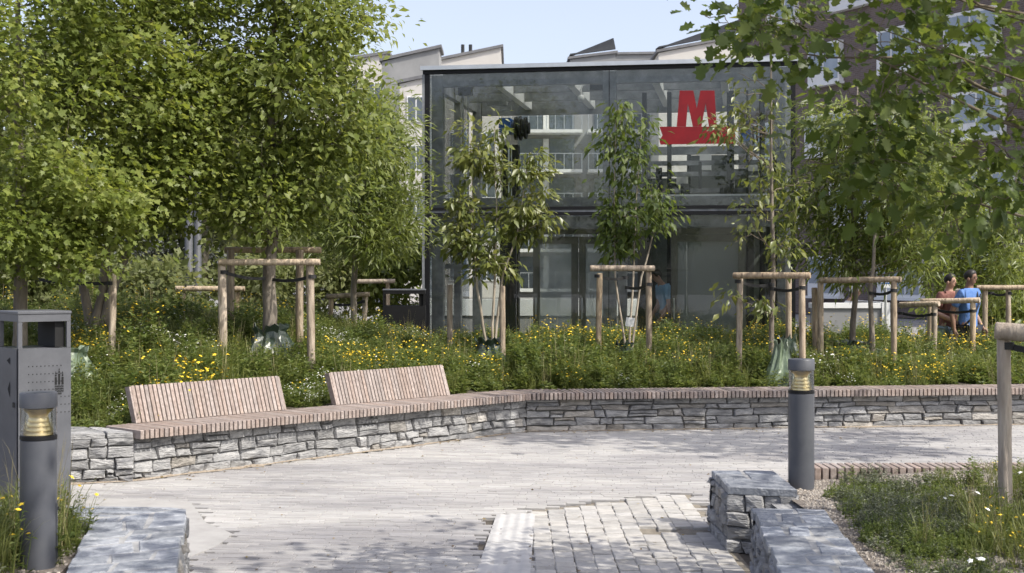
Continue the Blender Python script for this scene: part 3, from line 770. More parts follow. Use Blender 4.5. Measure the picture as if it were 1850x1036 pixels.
# galvanised frame
def upx(a, b, v): return (GU(a, v), GU(b, v))
V0, V1 = .10, .26
for a, b in ((780, 800), (1089, 1113), (1404, 1428)):
    u0, u1 = upx(a, b, V0); gpart('steel_post', 'galv', (u0, u1, V0, V1, 0, GTOP - .12))
z0, z1 = GZ(930, 154, V0), GZ(930, 127, V0)
posts = [upx(a, b, V0) for a, b in ((780, 800), (1089, 1113), (1404, 1428))]
for i in range(2):
    gpart('steel_beam', 'galv', (posts[i][1] + .002, posts[i + 1][0] - .002, V0 + .01, V1 - .01, z0, z1))
    gpart('steel_beam', 'galv', (posts[i][1] + .002, posts[i + 1][0] - .002, V0 + .01, V1 - .01, ZM + .10, ZM + .25))
    gpart('steel_beam', 'galv', (posts[i][1] + .002, posts[i + 1][0] - .002, V0 + .01, V1 - .01, ZM - .25, ZM - .08))
# rear and side frames
for u in (.12, 2.9, GLEN - .3):
    gpart('rear_post', 'galv', (u, u + .16, GDEP - .25, GDEP - .1, 0, GTOP - .12))
gpart('rear_beam', 'galv', (.3, 2.88, GDEP - .24, GDEP - .11, GTOP - .42, GTOP - .12), )
gpart('rear_beam', 'galv', (3.08, GLEN - .32, GDEP - .24, GDEP - .11, GTOP - .42, GTOP - .12))
gpart('rear_beam', 'galv', (.3, 2.88, GDEP - .24, GDEP - .11, ZM - .1, ZM + .18))
gpart('rear_beam', 'galv', (3.08, GLEN - .32, GDEP - .24, GDEP - .11, ZM - .1, ZM + .18))
for u in (.09, GLEN - .22):
    for z in (GTOP - .36, ZM - .1):
        gpart('side_beam', 'galv', (u, u + .12, V1 + .01, GDEP - .26, z, z + .22))
    gpart('side_post', 'galv', (u, u + .12, 1.9, 2.02, 0, GTOP - .12))
# roof beams running back and across
for u in (1.15, 2.35, 3.75, 4.85):
    gpart('roof_beam', 'white', (u, u + .12, V1 + .01, GDEP - .26, GTOP - .33, GTOP - .10))
for v in (1.3, 2.5):
    us = [.22, 1.15, 1.27, 2.35, 2.47, 3.75, 3.87, 4.85, 4.97, GLEN - .23]
    for i in range(0, 10, 2): gpart('cross_beam', 'galv', (us[i] + .003, us[i + 1] - .003, v, v + .1, GTOP - .28, GTOP - .10))
# panes
def pane(mat, u0, u1, v, z0_, z1_):
    return gpart('glass_pane', mat, (u0, u1, v, v + .012, z0_, z1_))
pane('glass', .08, GU(1100), .0, ZM + .09, GTOP - .12)
pane('glass', GU(1100) + .012, GLEN - .075, .0, ZM + .09, GTOP - .12)
gpart('joint_bead', 'black', (GU(1100) + .001, GU(1100) + .011, -.004, .014, ZM + .09, GTOP - .12))
lows = [GU(p) for p in (776, 932, 1100, 1212, 1350)] + [GLEN - .075]
for i in range(5):
    pane('glass', (.08 if i == 0 else lows[i] + .006), lows[i + 1] - .006, .0, .02, ZM - .06)
    if i: gpart('joint_bead', 'black', (lows[i] - .005, lows[i] + .005, -.004, .014, .02, ZM - .06))
for u in (.0, GLEN - .012):
    m = MB(); m.box(u, u + .012, .09, GDEP, .02, ZM - .06); m.box(u, u + .012, .09, GDEP, ZM + .06, GTOP - .12); m.build('side_glazing', M['glass'], gh)
for z0_, z1_ in ((.02, ZM - .1), (ZM + .18, GTOP - .42)):
    pane('glass', .1, GLEN - .1, GDEP, z0_, z1_)
# sign: red letter over a wide foot
VS = -.016
def sg(px, py): return (GU(px, VS), GZ(px, py, VS))
def sz(x, y): return sg(1180 + x / 7.4, 140 + y / 7.4)
m = MB()
def plate(pts, mbk):
    n_ = len(pts); f = [(p[0], VS - .012, p[1]) for p in pts]; bk_ = [(p[0], VS, p[1]) for p in pts]
    mbk.add(f + bk_, [tuple(range(n_)), tuple(range(2 * n_ - 1, n_ - 1, -1))] + [(i, n_ + i, n_ + (i + 1) % n_, (i + 1) % n_) for i in range(n_)])
plate([sz(*p) for p in ((355, 178), (538, 178), (584, 420), (632, 178), (820, 178), (850, 660), (745, 660), (702, 350), (645, 660), (530, 660), (464, 350), (440, 660), (315, 660))], m)
m.build('sign_letter', M['red'], gh)
m = MB(); plate([sz(*p) for p in ((85, 661.5), (1092, 661.5), (1092, 885), (640, 890), (100, 900), (85, 850), (125, 775))], m); m.build('sign_foot', M['red'], gh)
# doors of the lower storey (bronze frames, hazy panes)
VD = .62
def door(p0, p1, ytop, name='door'):
    u0, u1 = GU(p0, VD), GU(p1, VD); zt = GZ(p0, ytop, VD)
    m = MB(); fw = .11
    m.box(u0, u0 + fw, VD, VD + .07, .02, zt); m.box(u1 - fw, u1, VD, VD + .07, .02, zt); m.box(u0 + fw, u1 - fw, VD, VD + .07, zt - .12, zt); m.box(u0 + fw, u1 - fw, VD, VD + .07, .02, .2)
    d = m.build(name, M['bronze'], gh)
    m = MB(); m.box(u0 + fw, u1 - fw, VD + .03, VD + .042, .2, zt - .12); m.build('door_pane', M['frost'], d)
    m = MB(); m.tube([(u0 + .055, VD - .05, .9), (u0 + .055, VD - .05, 1.25)], .014, 8); m.build('handle', M['alu'], d)
    return d
door(963, 1044, 428); door(1046, 1112, 428); door(1212, 1346, 424)
u0, u1 = GU(963, VD), GU(1346, VD)
zl = GZ(1000, 426, VD) + .02
gpart('door_lintel', 'bronze', (u0, u1, VD, VD + .1, zl, zl + .09))
gpart('door_lintel', 'galv', (u0, u1, VD, VD + .1, zl + .10, zl + .2))
m = MB(); rr = random.Random(3)
for i in range(9):
    a = u0 + .15 + i * .27; m.box(a, a + .16, VD - .06, VD + .09, zl + .205, zl + .205 + rr.uniform(.06, .12))
m.build('door_gear', M['steel_dark'], gh)
gpart('notice_panel', 'white', (GU(1335, .3), GU(1383, .3), .30, .32, GZ(1335, 419, .3), GZ(1335, 388, .3)))
for a, b in ((903, 932), (1152, 1168), (1352, 1362), (1385, 1392)):
    u_ = upx(a, b, .7); gpart('inner_mullion', 'steel_dark', (u_[0], u_[1], .7, .82, 0, ZM - .12))
gpart('inner_rail', 'galv', (GU(800, .7), GU(900, .7), .7, .78, GZ(850, 486, .7), GZ(850, 478, .7)))
gpart('floor_slab', 'concrete', (.05, GLEN - .05, .05, GDEP, -.02, .015))
# hoist gear of the upper storey
VMm = 1.0
col_u = upx(908, 936, VMm)
gpart('hoist_column', 'black', (col_u[0], col_u[1], VMm, VMm + .2, 0.02, GZ(920, 262, VMm)))
gpart('hoist_rail', 'alu', (col_u[0] + .10, col_u[0] + .125, VMm - .03, VMm - .003, ZM + .3, GZ(920, 262, VMm)), (col_u[0] + .15, col_u[0] + .165, VMm - .03, VMm - .003, ZM + .3, GZ(920, 262, VMm)))
mu = GU(913, VMm); mz = GZ(913, 228, VMm)
mot = gpart('hoist_motor', 'blue', (mu - .09, mu + .10, VMm - .12, VMm + .25, mz - .13, mz + .12))
m = MB()
for i in range(7): m.box(mu - .095, mu + .105, VMm - .12 + i * .05, VMm - .10 + i * .05, mz - .135, mz + .125)
m.build('cooling_fin', M['blue'], mot)
m = MB()
for i, (du, r_) in enumerate(((.16, .2), (.20, .14), (.24, .21), (.29, .15), (.33, .19), (.38, .1))):
    m.tube([(mu + du, VMm + .05, mz - .04), (mu + du + .035, VMm + .05, mz - .04)], r_, 20)
m.build('sheave', M['black'], mot, angle=30)
hu = GU(838, .8); hz0 = GZ(838, 300, .8); hz1 = GZ(838, 160, .8)
hg = gpart('hanger', 'galv', (hu - .03, hu - .005, .8, .83, hz0 - .8, hz1), (hu + .06, hu + .08, .8, .83, hz0 - .8, hz1))
m = MB(); m.box(hu - .09, hu + .14, .74, .9, hz1 - .12, hz1 + .02); m.build('hanger_box', M['steel_dark'], hg)
m = MB(); cu, cz = GU(893, .9), GZ(893, 186, .9)
m.box(cu - .12, cu + .22, .85, .98, cz - .05, cz + .02); m.box(cu + .12, cu + .3, .86, .97, cz - .13, cz - .055); m.build('camera_box', M['galv'], gh)
cu, cz = GU(1050, .8), GZ(1050, 178, .8)
m = MB(); pr = [(.001, cz - .06), (.04, cz - .05), (.06, cz - .01), (.06, cz + .03), (.02, cz + .06)]
m.lathe(pr, 16, cu, .8); lp = m.build('lamp_dome', M['white'], gh, smooth=True)
m = MB(); m.tube([(cu, .8, cz + .06), (cu - .01, .8, cz + .15), (cu + .03, .8, cz + .22), (cu + .1, .8, cz + .24), (cu + .2, .8, cz + .22)], .012, 6); m.build('lamp_arm', M['white'], lp)
m = MB(); m.box(cu + .15, cu + .38, .75, .88, cz + .13, cz + .3); m.build('lamp_bracket', M['steel_dark'], lp)
# second hoist and lift frame behind the sign
for a, b in ((1160, 1168), (1205, 1213), (1313, 1326), (1348, 1352), (1372, 1382)):
    u_ = upx(a, b, 1.5); gpart('lift_rail', 'steel_dark', (u_[0], u_[1], 1.5, 1.6, .02, GTOP - .3))
for y in (298, 318, 348):
    gpart('lift_beam', 'galv', (GU(1170, 1.62), GU(1392, 1.62), 1.62, 1.72, GZ(1280, y, 1.6), GZ(1280, y - 8, 1.6)))
m = MB(); u_ = GU(1345, 1.3); z_ = GZ(1345, 245, 1.3)
m.box(u_ - .06, u_ + .10, 1.2, 1.5, z_ - .1, z_ + .08); lm = m.build('lift_motor', M['blue'], gh)
m = MB()
for i, r_ in enumerate((.17, .11, .18, .12)): m.tube([(u_ + .13 + i * .06, 1.3, z_), (u_ + .165 + i * .06, 1.3, z_)], r_, 18)
m.build('sheave', M['black'], lm, angle=30)
gpart('lift_ledge', 'white', (GU(1165, .5), GU(1392, .5), .5, .62, ZM + .255, ZM + .30))
m = MB()
for i, (a, y, w_, h_) in enumerate(((1185, 335, .1, .3), (1230, 345, .16, .12), (1262, 330, .05, .35), (1300, 340, .2, .1))):
    uu = GU(a, 1.2); zz = GZ(a, y, 1.2); m.box(uu, uu + w_, 1.2, 1.3, zz - .1, zz + h_)
m.build('control_gear', M['steel_dark'], gh)

# lift shaft with grey-green lining panels behind the right half
for i, (p0, p1) in enumerate(((1168, 1240), (1242, 1318), (1320, 1398))):
    gpart('shaft_panel', 'lining', (GU(p0, 2.3), GU(p1, 2.3), 2.3, 2.36, .02, (3.35, 3.75, 3.5)[i]))
gpart('shaft_beam', 'galv', (GU(1165, 2.2), GU(1400, 2.2), 2.18, 2.29, 3.76, 3.9))
for p_ in (1168, 1241, 1319, 1396): gpart('shaft_post', 'steel_dark', (GU(p_, 2.2), GU(p_, 2.2) + .07, 2.2, 2.29, .02, 3.755))
m = MB()
for k in range(5):
    uu = GU(1180 + k * 42, 2.05); zz = 2.95 + (k * 37 % 5) * .13; m.box(uu, uu + .2, 2.05, 2.25, zz, zz + .18 + .05 * (k % 3))
m.build('switch_box', M['white'], gh)
# low pale parapet behind the lift house
pw = thing('parapet_wall', 'low white parapet seen through the lift house doors', 'wall', (2.0, 28.6, 0))
m = MB(); m.box(-3.6, 3.4, 0, .2, 0, 0.78); m.build('wall', M['render_grey'], pw)
m = MB(); m.box(-3.65, 3.45, -.03, .23, .782, 1.12); m.build('coping', M['white'], pw)

# ------------------------------------------------------------------ distant housing behind
def wbox(m, O, d, u0, u1, v0, v1, z0, z1):
    """box in a frame along d from O (2D), v backwards"""
    nb = Vector((-d.y, d.x))
    q = [O + d * a + nb * b for a, b in ((u0, v0), (u1, v0), (u1, v1), (u0, v1))]
    m.add([(p.x, p.y, z0) for p in q] + [(p.x, p.y, z1) for p in q], [(0, 3, 2, 1), (4, 5, 6, 7), (0, 1, 5, 4), (1, 2, 6, 5), (2, 3, 7, 6), (3, 0, 4, 7)])
def far_block(label, pl, pr, D, ytl, ytr, mat, slope_front=None, roof='greyroof', win=None, depth=14.0, balc=None, dr=None):
    """block whose front spans pixels pl..pr at distance D, roof heights by pixel rows at both ends"""
    x0, x1 = gx(pl, D), gx(pr, D); zl_, zr = gz(ytl, D), gz(ytr, D)
    t = thing('apartment_block', label, 'building', (x0, D, 0))
    w_ = x1 - x0
    m = MB(); m.add([(0, 0, 0), (w_, 0, 0), (w_, 0, zr), (0, 0, zl_), (0, depth, 0), (w_, depth, 0), (w_, depth, zr), (0, depth, zl_)],
                    [(0, 1, 2, 3), (5, 4, 7, 6), (4, 0, 3, 7), (1, 5, 6, 2), (0, 4, 5, 1)]); m.build('wall', M[mat], t)
    m = MB(); o = .16
    m.add([(-o, -o, zl_ + .02), (w_ + o, -o, zr + .02), (w_ + o, depth, zr + .02), (-o, depth, zl_ + .02), (-o, -o, zl_ + .2), (w_ + o, -o, zr + .2), (w_ + o, depth, zr + .2), (-o, depth, zl_ + .2)],
          [(0, 3, 2, 1), (4, 5, 6, 7), (0, 1, 5, 4), (1, 2, 6, 5), (2, 3, 7, 6), (3, 0, 4, 7)]); m.build('roof', M[roof], t)
    if win:
        fl, n_, ww, wh, f0 = win
        for k in range(n_):
            cx_ = w_ * (k + .5) / n_
            for f in range(fl):
                zb = f0 + f * 2.75
                if zb + wh > min(zl_, zr) - .4: continue
                m = MB(); m.box(cx_ - ww / 2 - .08, cx_ + ww / 2 + .08, -.06, .05, zb - .08, zb + wh + .08); wo = m.build('window', M['white'], t)
                m = MB(); m.box(cx_ - ww / 2, cx_ - .04, -.075, -.062, zb, zb + wh); m.box(cx_ + .04, cx_ + ww / 2, -.075, -.062, zb, zb + wh); m.build('pane', M['winglass'], wo)
    return t, w_, zl_, zr
# the gabled pale blocks left of the lift house
far_block('pale block with a grey mono-pitch roof left of the lift house roof', 560, 700, 88, 120, 98, 'beige', win=(5, 3, 1.2, 1.5, 1.2))
t, w_, zl_, zr = far_block('cream gable block with two thin roof flues above the lift house', 702, 905, 92, 130, 86, 'beige', win=(4, 4, 1.1, 1.5, 1.2))
m = MB()
for px in (836, 850): m.tube([(gx(px, 94) - gx(702, 92), 2, gz(112, 94)), (gx(px, 94) - gx(702, 92), 2, gz(81, 94))], .12, 8)
m.build('flue', M['steel_dark'], t)
# a dormer box with sloping grey roof in front of it
t, w_, zl_, zr = far_block('grey box dormer block with a tilted metal lid in front of the cream gable', 690, 793, 84, 112, 87, 'render_grey', depth=3)
t, w_, zl_, zr = far_block('white stepped end wall right beside the left corner of the lift house', 722, 782, 78, 152, 138, 'beige', depth=5, win=(4, 1, .9, 1.3, 2.0))
# balcony block seen through the glass
bb, w_, zl_, zr = far_block('grey apartment block with stacked glazed balconies seen through the lift house', 907, 1192, 96, 128, 112, 'render_grey', depth=12)
for f in range(6):
    zf = gz(238, 96) + (f - 4) * 2.72
    if zf > 13.5: continue
    for k in range(2):
        x0 = 0.6 + k * 5.3
        m = MB(); m.box(x0, x0 + 4.9, -1.5, 0, zf - .22, zf); bo = m.build('balcony', M['white'], bb)
        m = MB()
        for i in range(9): m.box(x0 + i * .605, x0 + i * .605 + .05, -1.5, -1.45, zf + .003, zf + 1.05)
        m.box(x0, x0 + 4.9, -1.5, -1.44, zf + 1.053, zf + 1.1); m.build('railing', M['alu'], bo)
        m = MB(); m.box(x0 + .5, x0 + 2.2, -.08, -.01, zf + .05, zf + 2.2); m.box(x0 + 2.7, x0 + 4.4, -.08, -.01, zf + .05, zf + 2.2); m.build('balcony_door', M['winglass'], bo)
        m = MB(); m.box(x0 + 2.25, x0 + 2.65, -.1, -.012, zf + .05, zf + 2.2); m.build('pier', M['white'], bo)
# blocks with ribbed saw-tooth roofs right of it
def sawtooth(label, pl, pr, D, ytl, ytr, mat):
    t, w_, zl_, zr = far_block(label, pl, pr, D, ytl, ytr, mat, depth=10)
    for i in range(9):
        m = MB(); z = .40 + i * .18
        m.add([(0, -.2 + i * .25, zl_ + .3 + i * .02), (w_, -.2 + i * .25, zr + .3 + i * .13), (w_, -.08 + i * .25, zr + .42 + i * .13), (0, -.08 + i * .25, zl_ + .42 + i * .02)], [(0, 1, 2, 3)])
        m.add([(0, -.08 + i * .25, zl_ + .42 + i * .02), (w_, -.08 + i * .25, zr + .42 + i * .13), (w_, .05 + i * .25, zr + .3 + i * .13), (0, .05 + i * .25, zl_ + .3 + i * .02)], [(0, 1, 2, 3)])
        m.build('roof_rib', M['steel_dark'], t)
    return t
sawtooth('distant block with ribbed dark sawtooth roof left of the red sign', 1030, 1112, 100, 108, 97, 'render_grey')
sawtooth('cream block with a ribbed sloping roof behind the right end of the lift house', 1190, 1345, 90, 96, 66, 'beige')
far_block('long grey low block behind the sawtooth roofs', 1100, 1330, 110, 100, 96, 'render_grey')

# ------------------------------------------------------------------ brown brick house at right
BA = Vector((gx(1334, 60), 60.0)); BB = Vector((gx(1850, 46), 46.0)); BDIR = (BB - BA).normalized(); BLEN = (BB - BA).length + 9
br_m, nt, N, L, b = _nodes('brown_brickwork')
tc = N.new('ShaderNodeTexCoord'); mp = N.new('ShaderNodeMapping'); mp.inputs['Rotation'].default_value = (PI / 2, 0, 0)
bt = N.new('ShaderNodeTexBrick'); bt.inputs['Scale'].default_value = 1.0; bt.inputs['Brick Width'].default_value = .24; bt.inputs['Row Height'].default_value = .075; bt.inputs['Mortar Size'].default_value = .008
bt.inputs['Color1'].default_value = (.105, .075, .066, 1); bt.inputs['Color2'].default_value = (.16, .118, .10, 1); bt.inputs['Mortar'].default_value = (.17, .155, .145, 1)
L.new(tc.outputs['Object'], mp.inputs[0]); L.new(mp.outputs[0], bt.inputs[0]); L.new(bt.outputs[0], b.inputs['Base Color']); b.inputs['Roughness'].default_value = .85
M['brownbrick'] = br_m
bh = thing('brick_house', 'dark brown brick apartment house with white bay windows at the right', 'building', (BA.x, BA.y, 0), math.atan2(BDIR.y, BDIR.x))
m = MB(); m.box(0, BLEN, 0, 12, 0, 22); m.build('wall', M['brownbrick'], bh)
m = MB(); m.box(-.3, BLEN + .3, -.3, 12.3, 22.002, 22.5); m.build('roof', M['greyroof'], bh)
for f in range(7):
    zb = .75 + f * 2.8
    shift = (0, 1.3, .4)[f % 3]
    k = 0; u = .9 + shift
    while u < BLEN - 2.6:
        wdt = (2.5, 1.9, 2.3)[(f + k) % 3]
        m = MB(); m.box(u, u + wdt, -.22, .05, zb, zb + 1.6); bw = m.build('bay_window', M['white'], bh)
        m = MB()
        for j in range(2 if k % 2 else 3):
            nn_ = 2 if k % 2 else 3; a = u + .1 + j * (wdt - .1) / nn_
            m.box(a, a + (wdt - .1) / nn_ - .1, -.235, -.222, zb + (.12 if j else .5), zb + 1.48)
        m.build('pane', M['blueglass'], bw)
        m = MB(); m.box(u - .05, u + wdt + .05, -.3, -.0, zb - .10, zb - .003); m.build('sill', M['white'], bw)
        u += wdt + (1.5, 2.1, 1.1)[(k + f) % 3]; k += 1
# ------------------------------------------------------------------ planting beds
def sstep(a, b, x):
    t_ = min(max((x - a) / (b - a), 0), 1); return t_ * t_ * (3 - 2 * t_)
def bed_z(X, Y):
    t_ = Y - (wall_y(X) + .45)
    tgt = .50 + .36 * sstep(-.6, -3.4, X)
    return .36 + (tgt - .36) * sstep(0, 4.5, t_) + .02 * math.sin(X * 2.1 + Y) + .015 * math.sin(X * 4.7 - Y * 3)
m = MB(); nx, ny = 70, 26
for i in range(nx + 1):
    X = -9 + 19 * i / nx; y0 = wall_y(X) + .40 / max(.3, (DL.x if W_A.x - .5 < X < W_K.x else 1)) * .98
    for j in range(ny + 1):
        Y = y0 + (20.8 - y0) * j / ny
        m.v.append((X, Y, bed_z(X, Y) if j < ny else 0.0))
for i in range(nx):
    for j in range(ny):
        a = i * (ny + 1) + j; m.f.append((a, a + ny + 1, a + ny + 2, a + 1)); m.mi.append(0)
tag(m.build('flower_bed_ground', M['soil'], smooth=True), kind='structure')
RB_Z = .31
def rb_z(X, Y): return RB_Z + .02 * math.sin(X * 3 + Y * 2) + .05 * sstep(2.2, 3.4, X)
m = MB(); nx, ny = 40, 34
for i in range(nx + 1):
    for j in range(ny + 1):
        Y = 4.0 + 5.17 * j / ny; xl = 1.40 if Y < 7.2 else 1.66
        X = xl + (7.5 - xl) * i / nx; m.v.append((X, Y, rb_z(X, Y)))
for i in range(nx):
    for j in range(ny):
        a = i * (ny + 1) + j; m.f.append((a, a + ny + 1, a + ny + 2, a + 1)); m.mi.append(0)
tag(m.build('gravel_bed_ground', M['gravel_bed'], smooth=True), kind='structure')
m = MB(); m.prism([(-1.75, 4.0), (-2.17, 7.24), (-4.2, 7.40), (-6, 7.4), (-6, 4.0)], -.02, .31)
tag(m.build('left_bed_ground', M['gravel_bed']), kind='structure')

# ------------------------------------------------------------------ foliage tools
def T(v, f): return (np.array(v, float), np.array(f, int))
LANCE = T([(0, 0, 0), (-.21, .42, .05), (0, .45, -.02), (.21, .42, .05), (0, 1, -.10)], [(0, 2, 1), (1, 2, 4), (0, 3, 2), (3, 4, 2)])
NARROW = T([(0, 0, 0), (-.10, .4, .03), (0, .42, -.01), (.10, .4, .03), (0, 1, -.16)], [(0, 2, 1), (1, 2, 4), (0, 3, 2), (3, 4, 2)])
OVAL = T([(0, 0, 0), (-.27, .5, .05), (0, .5, -.02), (.27, .5, .05), (0, 1, -.12)], [(0, 2, 1), (1, 2, 4), (0, 3, 2), (3, 4, 2)])
MAPLE = T([(0, 0, 0), (-.42, .12, .04), (-.30, .34, 0), (-.55, .62, .05), (-.20, .60, 0), (0, 1.05, -.08), (.20, .60, 0), (.55, .62, .05), (.30, .34, 0), (.42, .12, .04), (0, .4, -.03)],
          [(0, 10, 2, 1), (2, 10, 4, 3), (4, 10, 6, 5), (6, 10, 8, 7), (8, 10, 0, 9)])
OAK = T([(0, 0, 0), (-.14, .18, .02), (-.40, .22, .06), (-.26, .42, .02), (-.52, .55, .06), (-.27, .70, .01), (-.30, .92, .03), (0, 1.08, -.08), (.30, .92, .03), (.27, .70, .01), (.52, .55, .06), (.26, .42, .02), (.40, .22, .06), (.14, .18, .02), (0, .3, -.03), (0, .65, -.04)],
        [(0, 14, 1), (1, 14, 3), (1, 3, 2), (14, 15, 3), (3, 15, 5), (3, 5, 4), (5, 15, 7), (5, 7, 6), (0, 13, 14), (13, 11, 14), (13, 12, 11), (14, 11, 15), (11, 9, 15), (11, 10, 9), (9, 7, 15), (9, 8, 7)])
def nrm(a): return a / np.maximum(np.linalg.norm(a, axis=-1, keepdims=True), 1e-9)
def leaves_mesh(name, P, Dr, Nm, S, tmpl, mat, R):
    tv, tf = tmpl
    y = nrm(Dr); z = nrm(Nm - y * (Nm * y).sum(-1, keepdims=True)); x = np.cross(y, z)
    V = P[:, None, :] + S[:, None, None] * (tv[None, :, 0:1] * x[:, None, :] + tv[None, :, 1:2] * y[:, None, :] + tv[None, :, 2:3] * z[:, None, :])
    n_, k = len(P), len(tv)
    F = (tf[None] + (np.arange(n_) * k)[:, None, None]).reshape(-1, tf.shape[1])
    return np_mesh(name, V.reshape(-1, 3), [F], mat, np.repeat(R, k), smooth=True)

def bez(a, b, c_, n_):
    return [a * (1 - t_) ** 2 + b * 2 * t_ * (1 - t_) + c_ * t_ * t_ for t_ in [i / n_ for i in range(n_ + 1)]]

def make_tree(name, label, base, trunks, blobs, leaf, mat, size, per, seed, bark='bark', r0=.06, sig=.17, droop=.3, group=None, cat='tree', up=.75, prim=.22, first=.35, twig='twig', flatten=.7, shell=.35, cut=None):
    """trunks: list of point lists (world). blobs: (centre, radii, clusters)"""
    rr = random.Random(seed); ng = np.random.default_rng(seed)
    t = thing(name, label, cat, base, 0, group); B = Vector(base)
    tb = MB(); paths = []
    for tr in trunks:
        P = [Vector(p) - B for p in tr]; Q = []
        for i in range(len(P) - 1):
            for k in range(4):
                f = k / 4; q = P[i].lerp(P[i + 1], f)
                Q.append(q + Vector((rr.uniform(-1, 1), rr.uniform(-1, 1), 0)) * r0 * .25)
        Q.append(P[-1]); n_ = len(Q)
        rad = [r0 * (1.25 if i == 0 else 1) * (1 - .82 * i / (n_ - 1)) / (len(trunks) ** .5) for i in range(n_)]
        tb.tube(Q, rad, 10); paths.append((Q, rad))
    cl = []
    for cen, rad, n_ in blobs:
        for _ in range(n_):
            while True:
                d = Vector((rr.gauss(0, 1), rr.gauss(0, 1), rr.gauss(0, 1))).normalized()
                q = rr.random() ** shell
                p = Vector(cen) + Vector((d.x * rad[0], d.y * rad[1], d.z * rad[2])) * q
                if cut is None or cut(p): break
            cl.append((p - B, (d.x, d.y)))
    allp = [(q, r_) for Q, rad in paths for q, r_ in list(zip(Q, rad))[int(len(Q) * first):]]
    rr.shuffle(cl); npm = max(3, int(len(cl) * prim))
    nodes = []
    tips = []
    bmesh_ = MB()
    for i, (c_, _) in enumerate(cl):
        if i < npm:
            best = min(allp, key=lambda a: (a[0] - c_).length + 1.4 * max(0, a[0].z - (c_.z - .35 * (Vector((a[0].x - c_.x, a[0].y - c_.y, 0))).length)))
            a, ra = best; r1 = min(ra * .6, .004 + .0075 * (a - c_).length)
        else:
            best = min(nodes, key=lambda q: (q[0] - c_).length + .5 * max(0, q[0].z - c_.z)); a, ra = best; r1 = min(ra * .75, .004 + .008 * (a - c_).length)
        mid = a.lerp(c_, .5) + Vector((rr.uniform(-.1, .1), rr.uniform(-.1, .1), rr.uniform(-.05, .14))) * (a - c_).length
        ln_ = (a - c_).length
        pth = bez(a, mid, c_, 7)
        for k_ in range(1, 7): pth[k_] = pth[k_] + Vector((rr.gauss(0, 1), rr.gauss(0, 1), rr.gauss(0, 1))) * (.028 * min(ln_, 1.6))
        rd = [r1 + (.0025 - r1) * (k / 7) ** .7 for k in range(8)]
        bmesh_.tube(pth, rd, 5, cap=False)
        for q, w_ in zip(pth[2:], rd[2:]): nodes.append((q, w_))
        tips.append((c_, (c_ - mid).normalized()))
    tb.cur = 1; tb.add(bmesh_.v, bmesh_.f)
    tb.build('trunk', [M[bark], M[twig]], t, smooth=True)
    C = np.array([tuple(c_) for c_, _ in tips]); DD = np.array([tuple(d) for _, d in tips]); n_ = len(C)
    cnt = np.maximum(2, ng.poisson(per * ng.uniform(.35, 1.6, n_)))
    idx = np.repeat(np.arange(n_), cnt); tot = len(idx)
    off = ng.normal(0, 1, (tot, 3)) * sig * ng.uniform(.7, 1.3, n_)[idx][:, None]; off[:, 2] *= flatten
    P = C[idx] + off - DD[idx] * ng.uniform(0, 1.4, tot)[:, None] * sig
    Dr = nrm(off) * .8 + DD[idx] * .5 + ng.normal(0, .45, (tot, 3)); Dr[:, 2] -= droop
    Nm = ng.normal(0, .45, (tot, 3)); Nm[:, 2] += up * .45; Nm += nrm(off) * .3 + np.array(tuple(SUN)) * .85
    S = size * np.clip(ng.lognormal(-.08, .30, tot), .4, 1.6) * ng.uniform(.8, 1.2, n_)[idx]
    cr = ng.uniform(0, 1, n_)
    R = np.clip(.5 + (cr[idx] - .5) * .5 + ng.normal(0, .17, tot), 0, 1)
    if cut is not None:
        Bn = np.array(tuple(B)); keep = np.array([cut(Vector(p)) for p in (P + Bn)]); P, Dr, Nm, S, R = P[keep], Dr[keep], Nm[keep], S[keep], R[keep]
    link('crown', leaves_mesh('crown', P, Dr, Nm, S, leaf, M[mat], R), t)
    return t

def G(px, py, D): return (gx(px, D), D, gz(py, D))
def blob(px, py, D, wpx, hpx, dep, n_): return (G(px, py, D), (wpx / FPX * D / 2, dep, hpx / FPX * D / 2), n_)
def bed_base(px, D): X = gx(px, D); return (X, D, bed_z(X, D))

# ------------------------------------------------------------------ trees
# left: maples
B0 = bed_base(35, 13.7)
make_tree('maple_tree', 'broad maple at the far left whose crown fills the upper left corner', B0,
          [[B0, G(38, 400, 13.7), G(30, 150, 13.8), G(40, -120, 13.8)]],
          [blob(30, 120, 13.7, 400, 520, 1.4, 105), blob(30, 400, 13.5, 330, 190, 1.1, 46), blob(150, 370, 13.5, 230, 230, .9, 44), blob(80, -140, 13.8, 420, 260, 1.4, 46)], MAPLE, 'lf_maple', .060, 100, 1, r0=.075, sig=.165)
B1 = bed_base(170, 15.0)
make_tree('maple_tree', 'leaning multi-stem maple between the left edge and the thick-trunked tree', B1,
          [[B1, G(195, 430, 15), G(235, 300, 15), G(260, 20, 15)], [B1, G(235, 440, 15), G(305, 310, 15), G(330, 60, 15)], [B1, G(140, 460, 15), G(110, 330, 15), G(120, 80, 15)]],
          [blob(240, 150, 15, 400, 420, 1.3, 150), blob(280, -60, 15, 420, 230, 1.3, 66), blob(200, 350, 14.7, 290, 150, .9, 44), blob(335, 250, 14.6, 190, 260, .9, 60)], MAPLE, 'lf_maple', .060, 95, 2, r0=.10, sig=.18)
B2 = bed_base(487, 15.2)
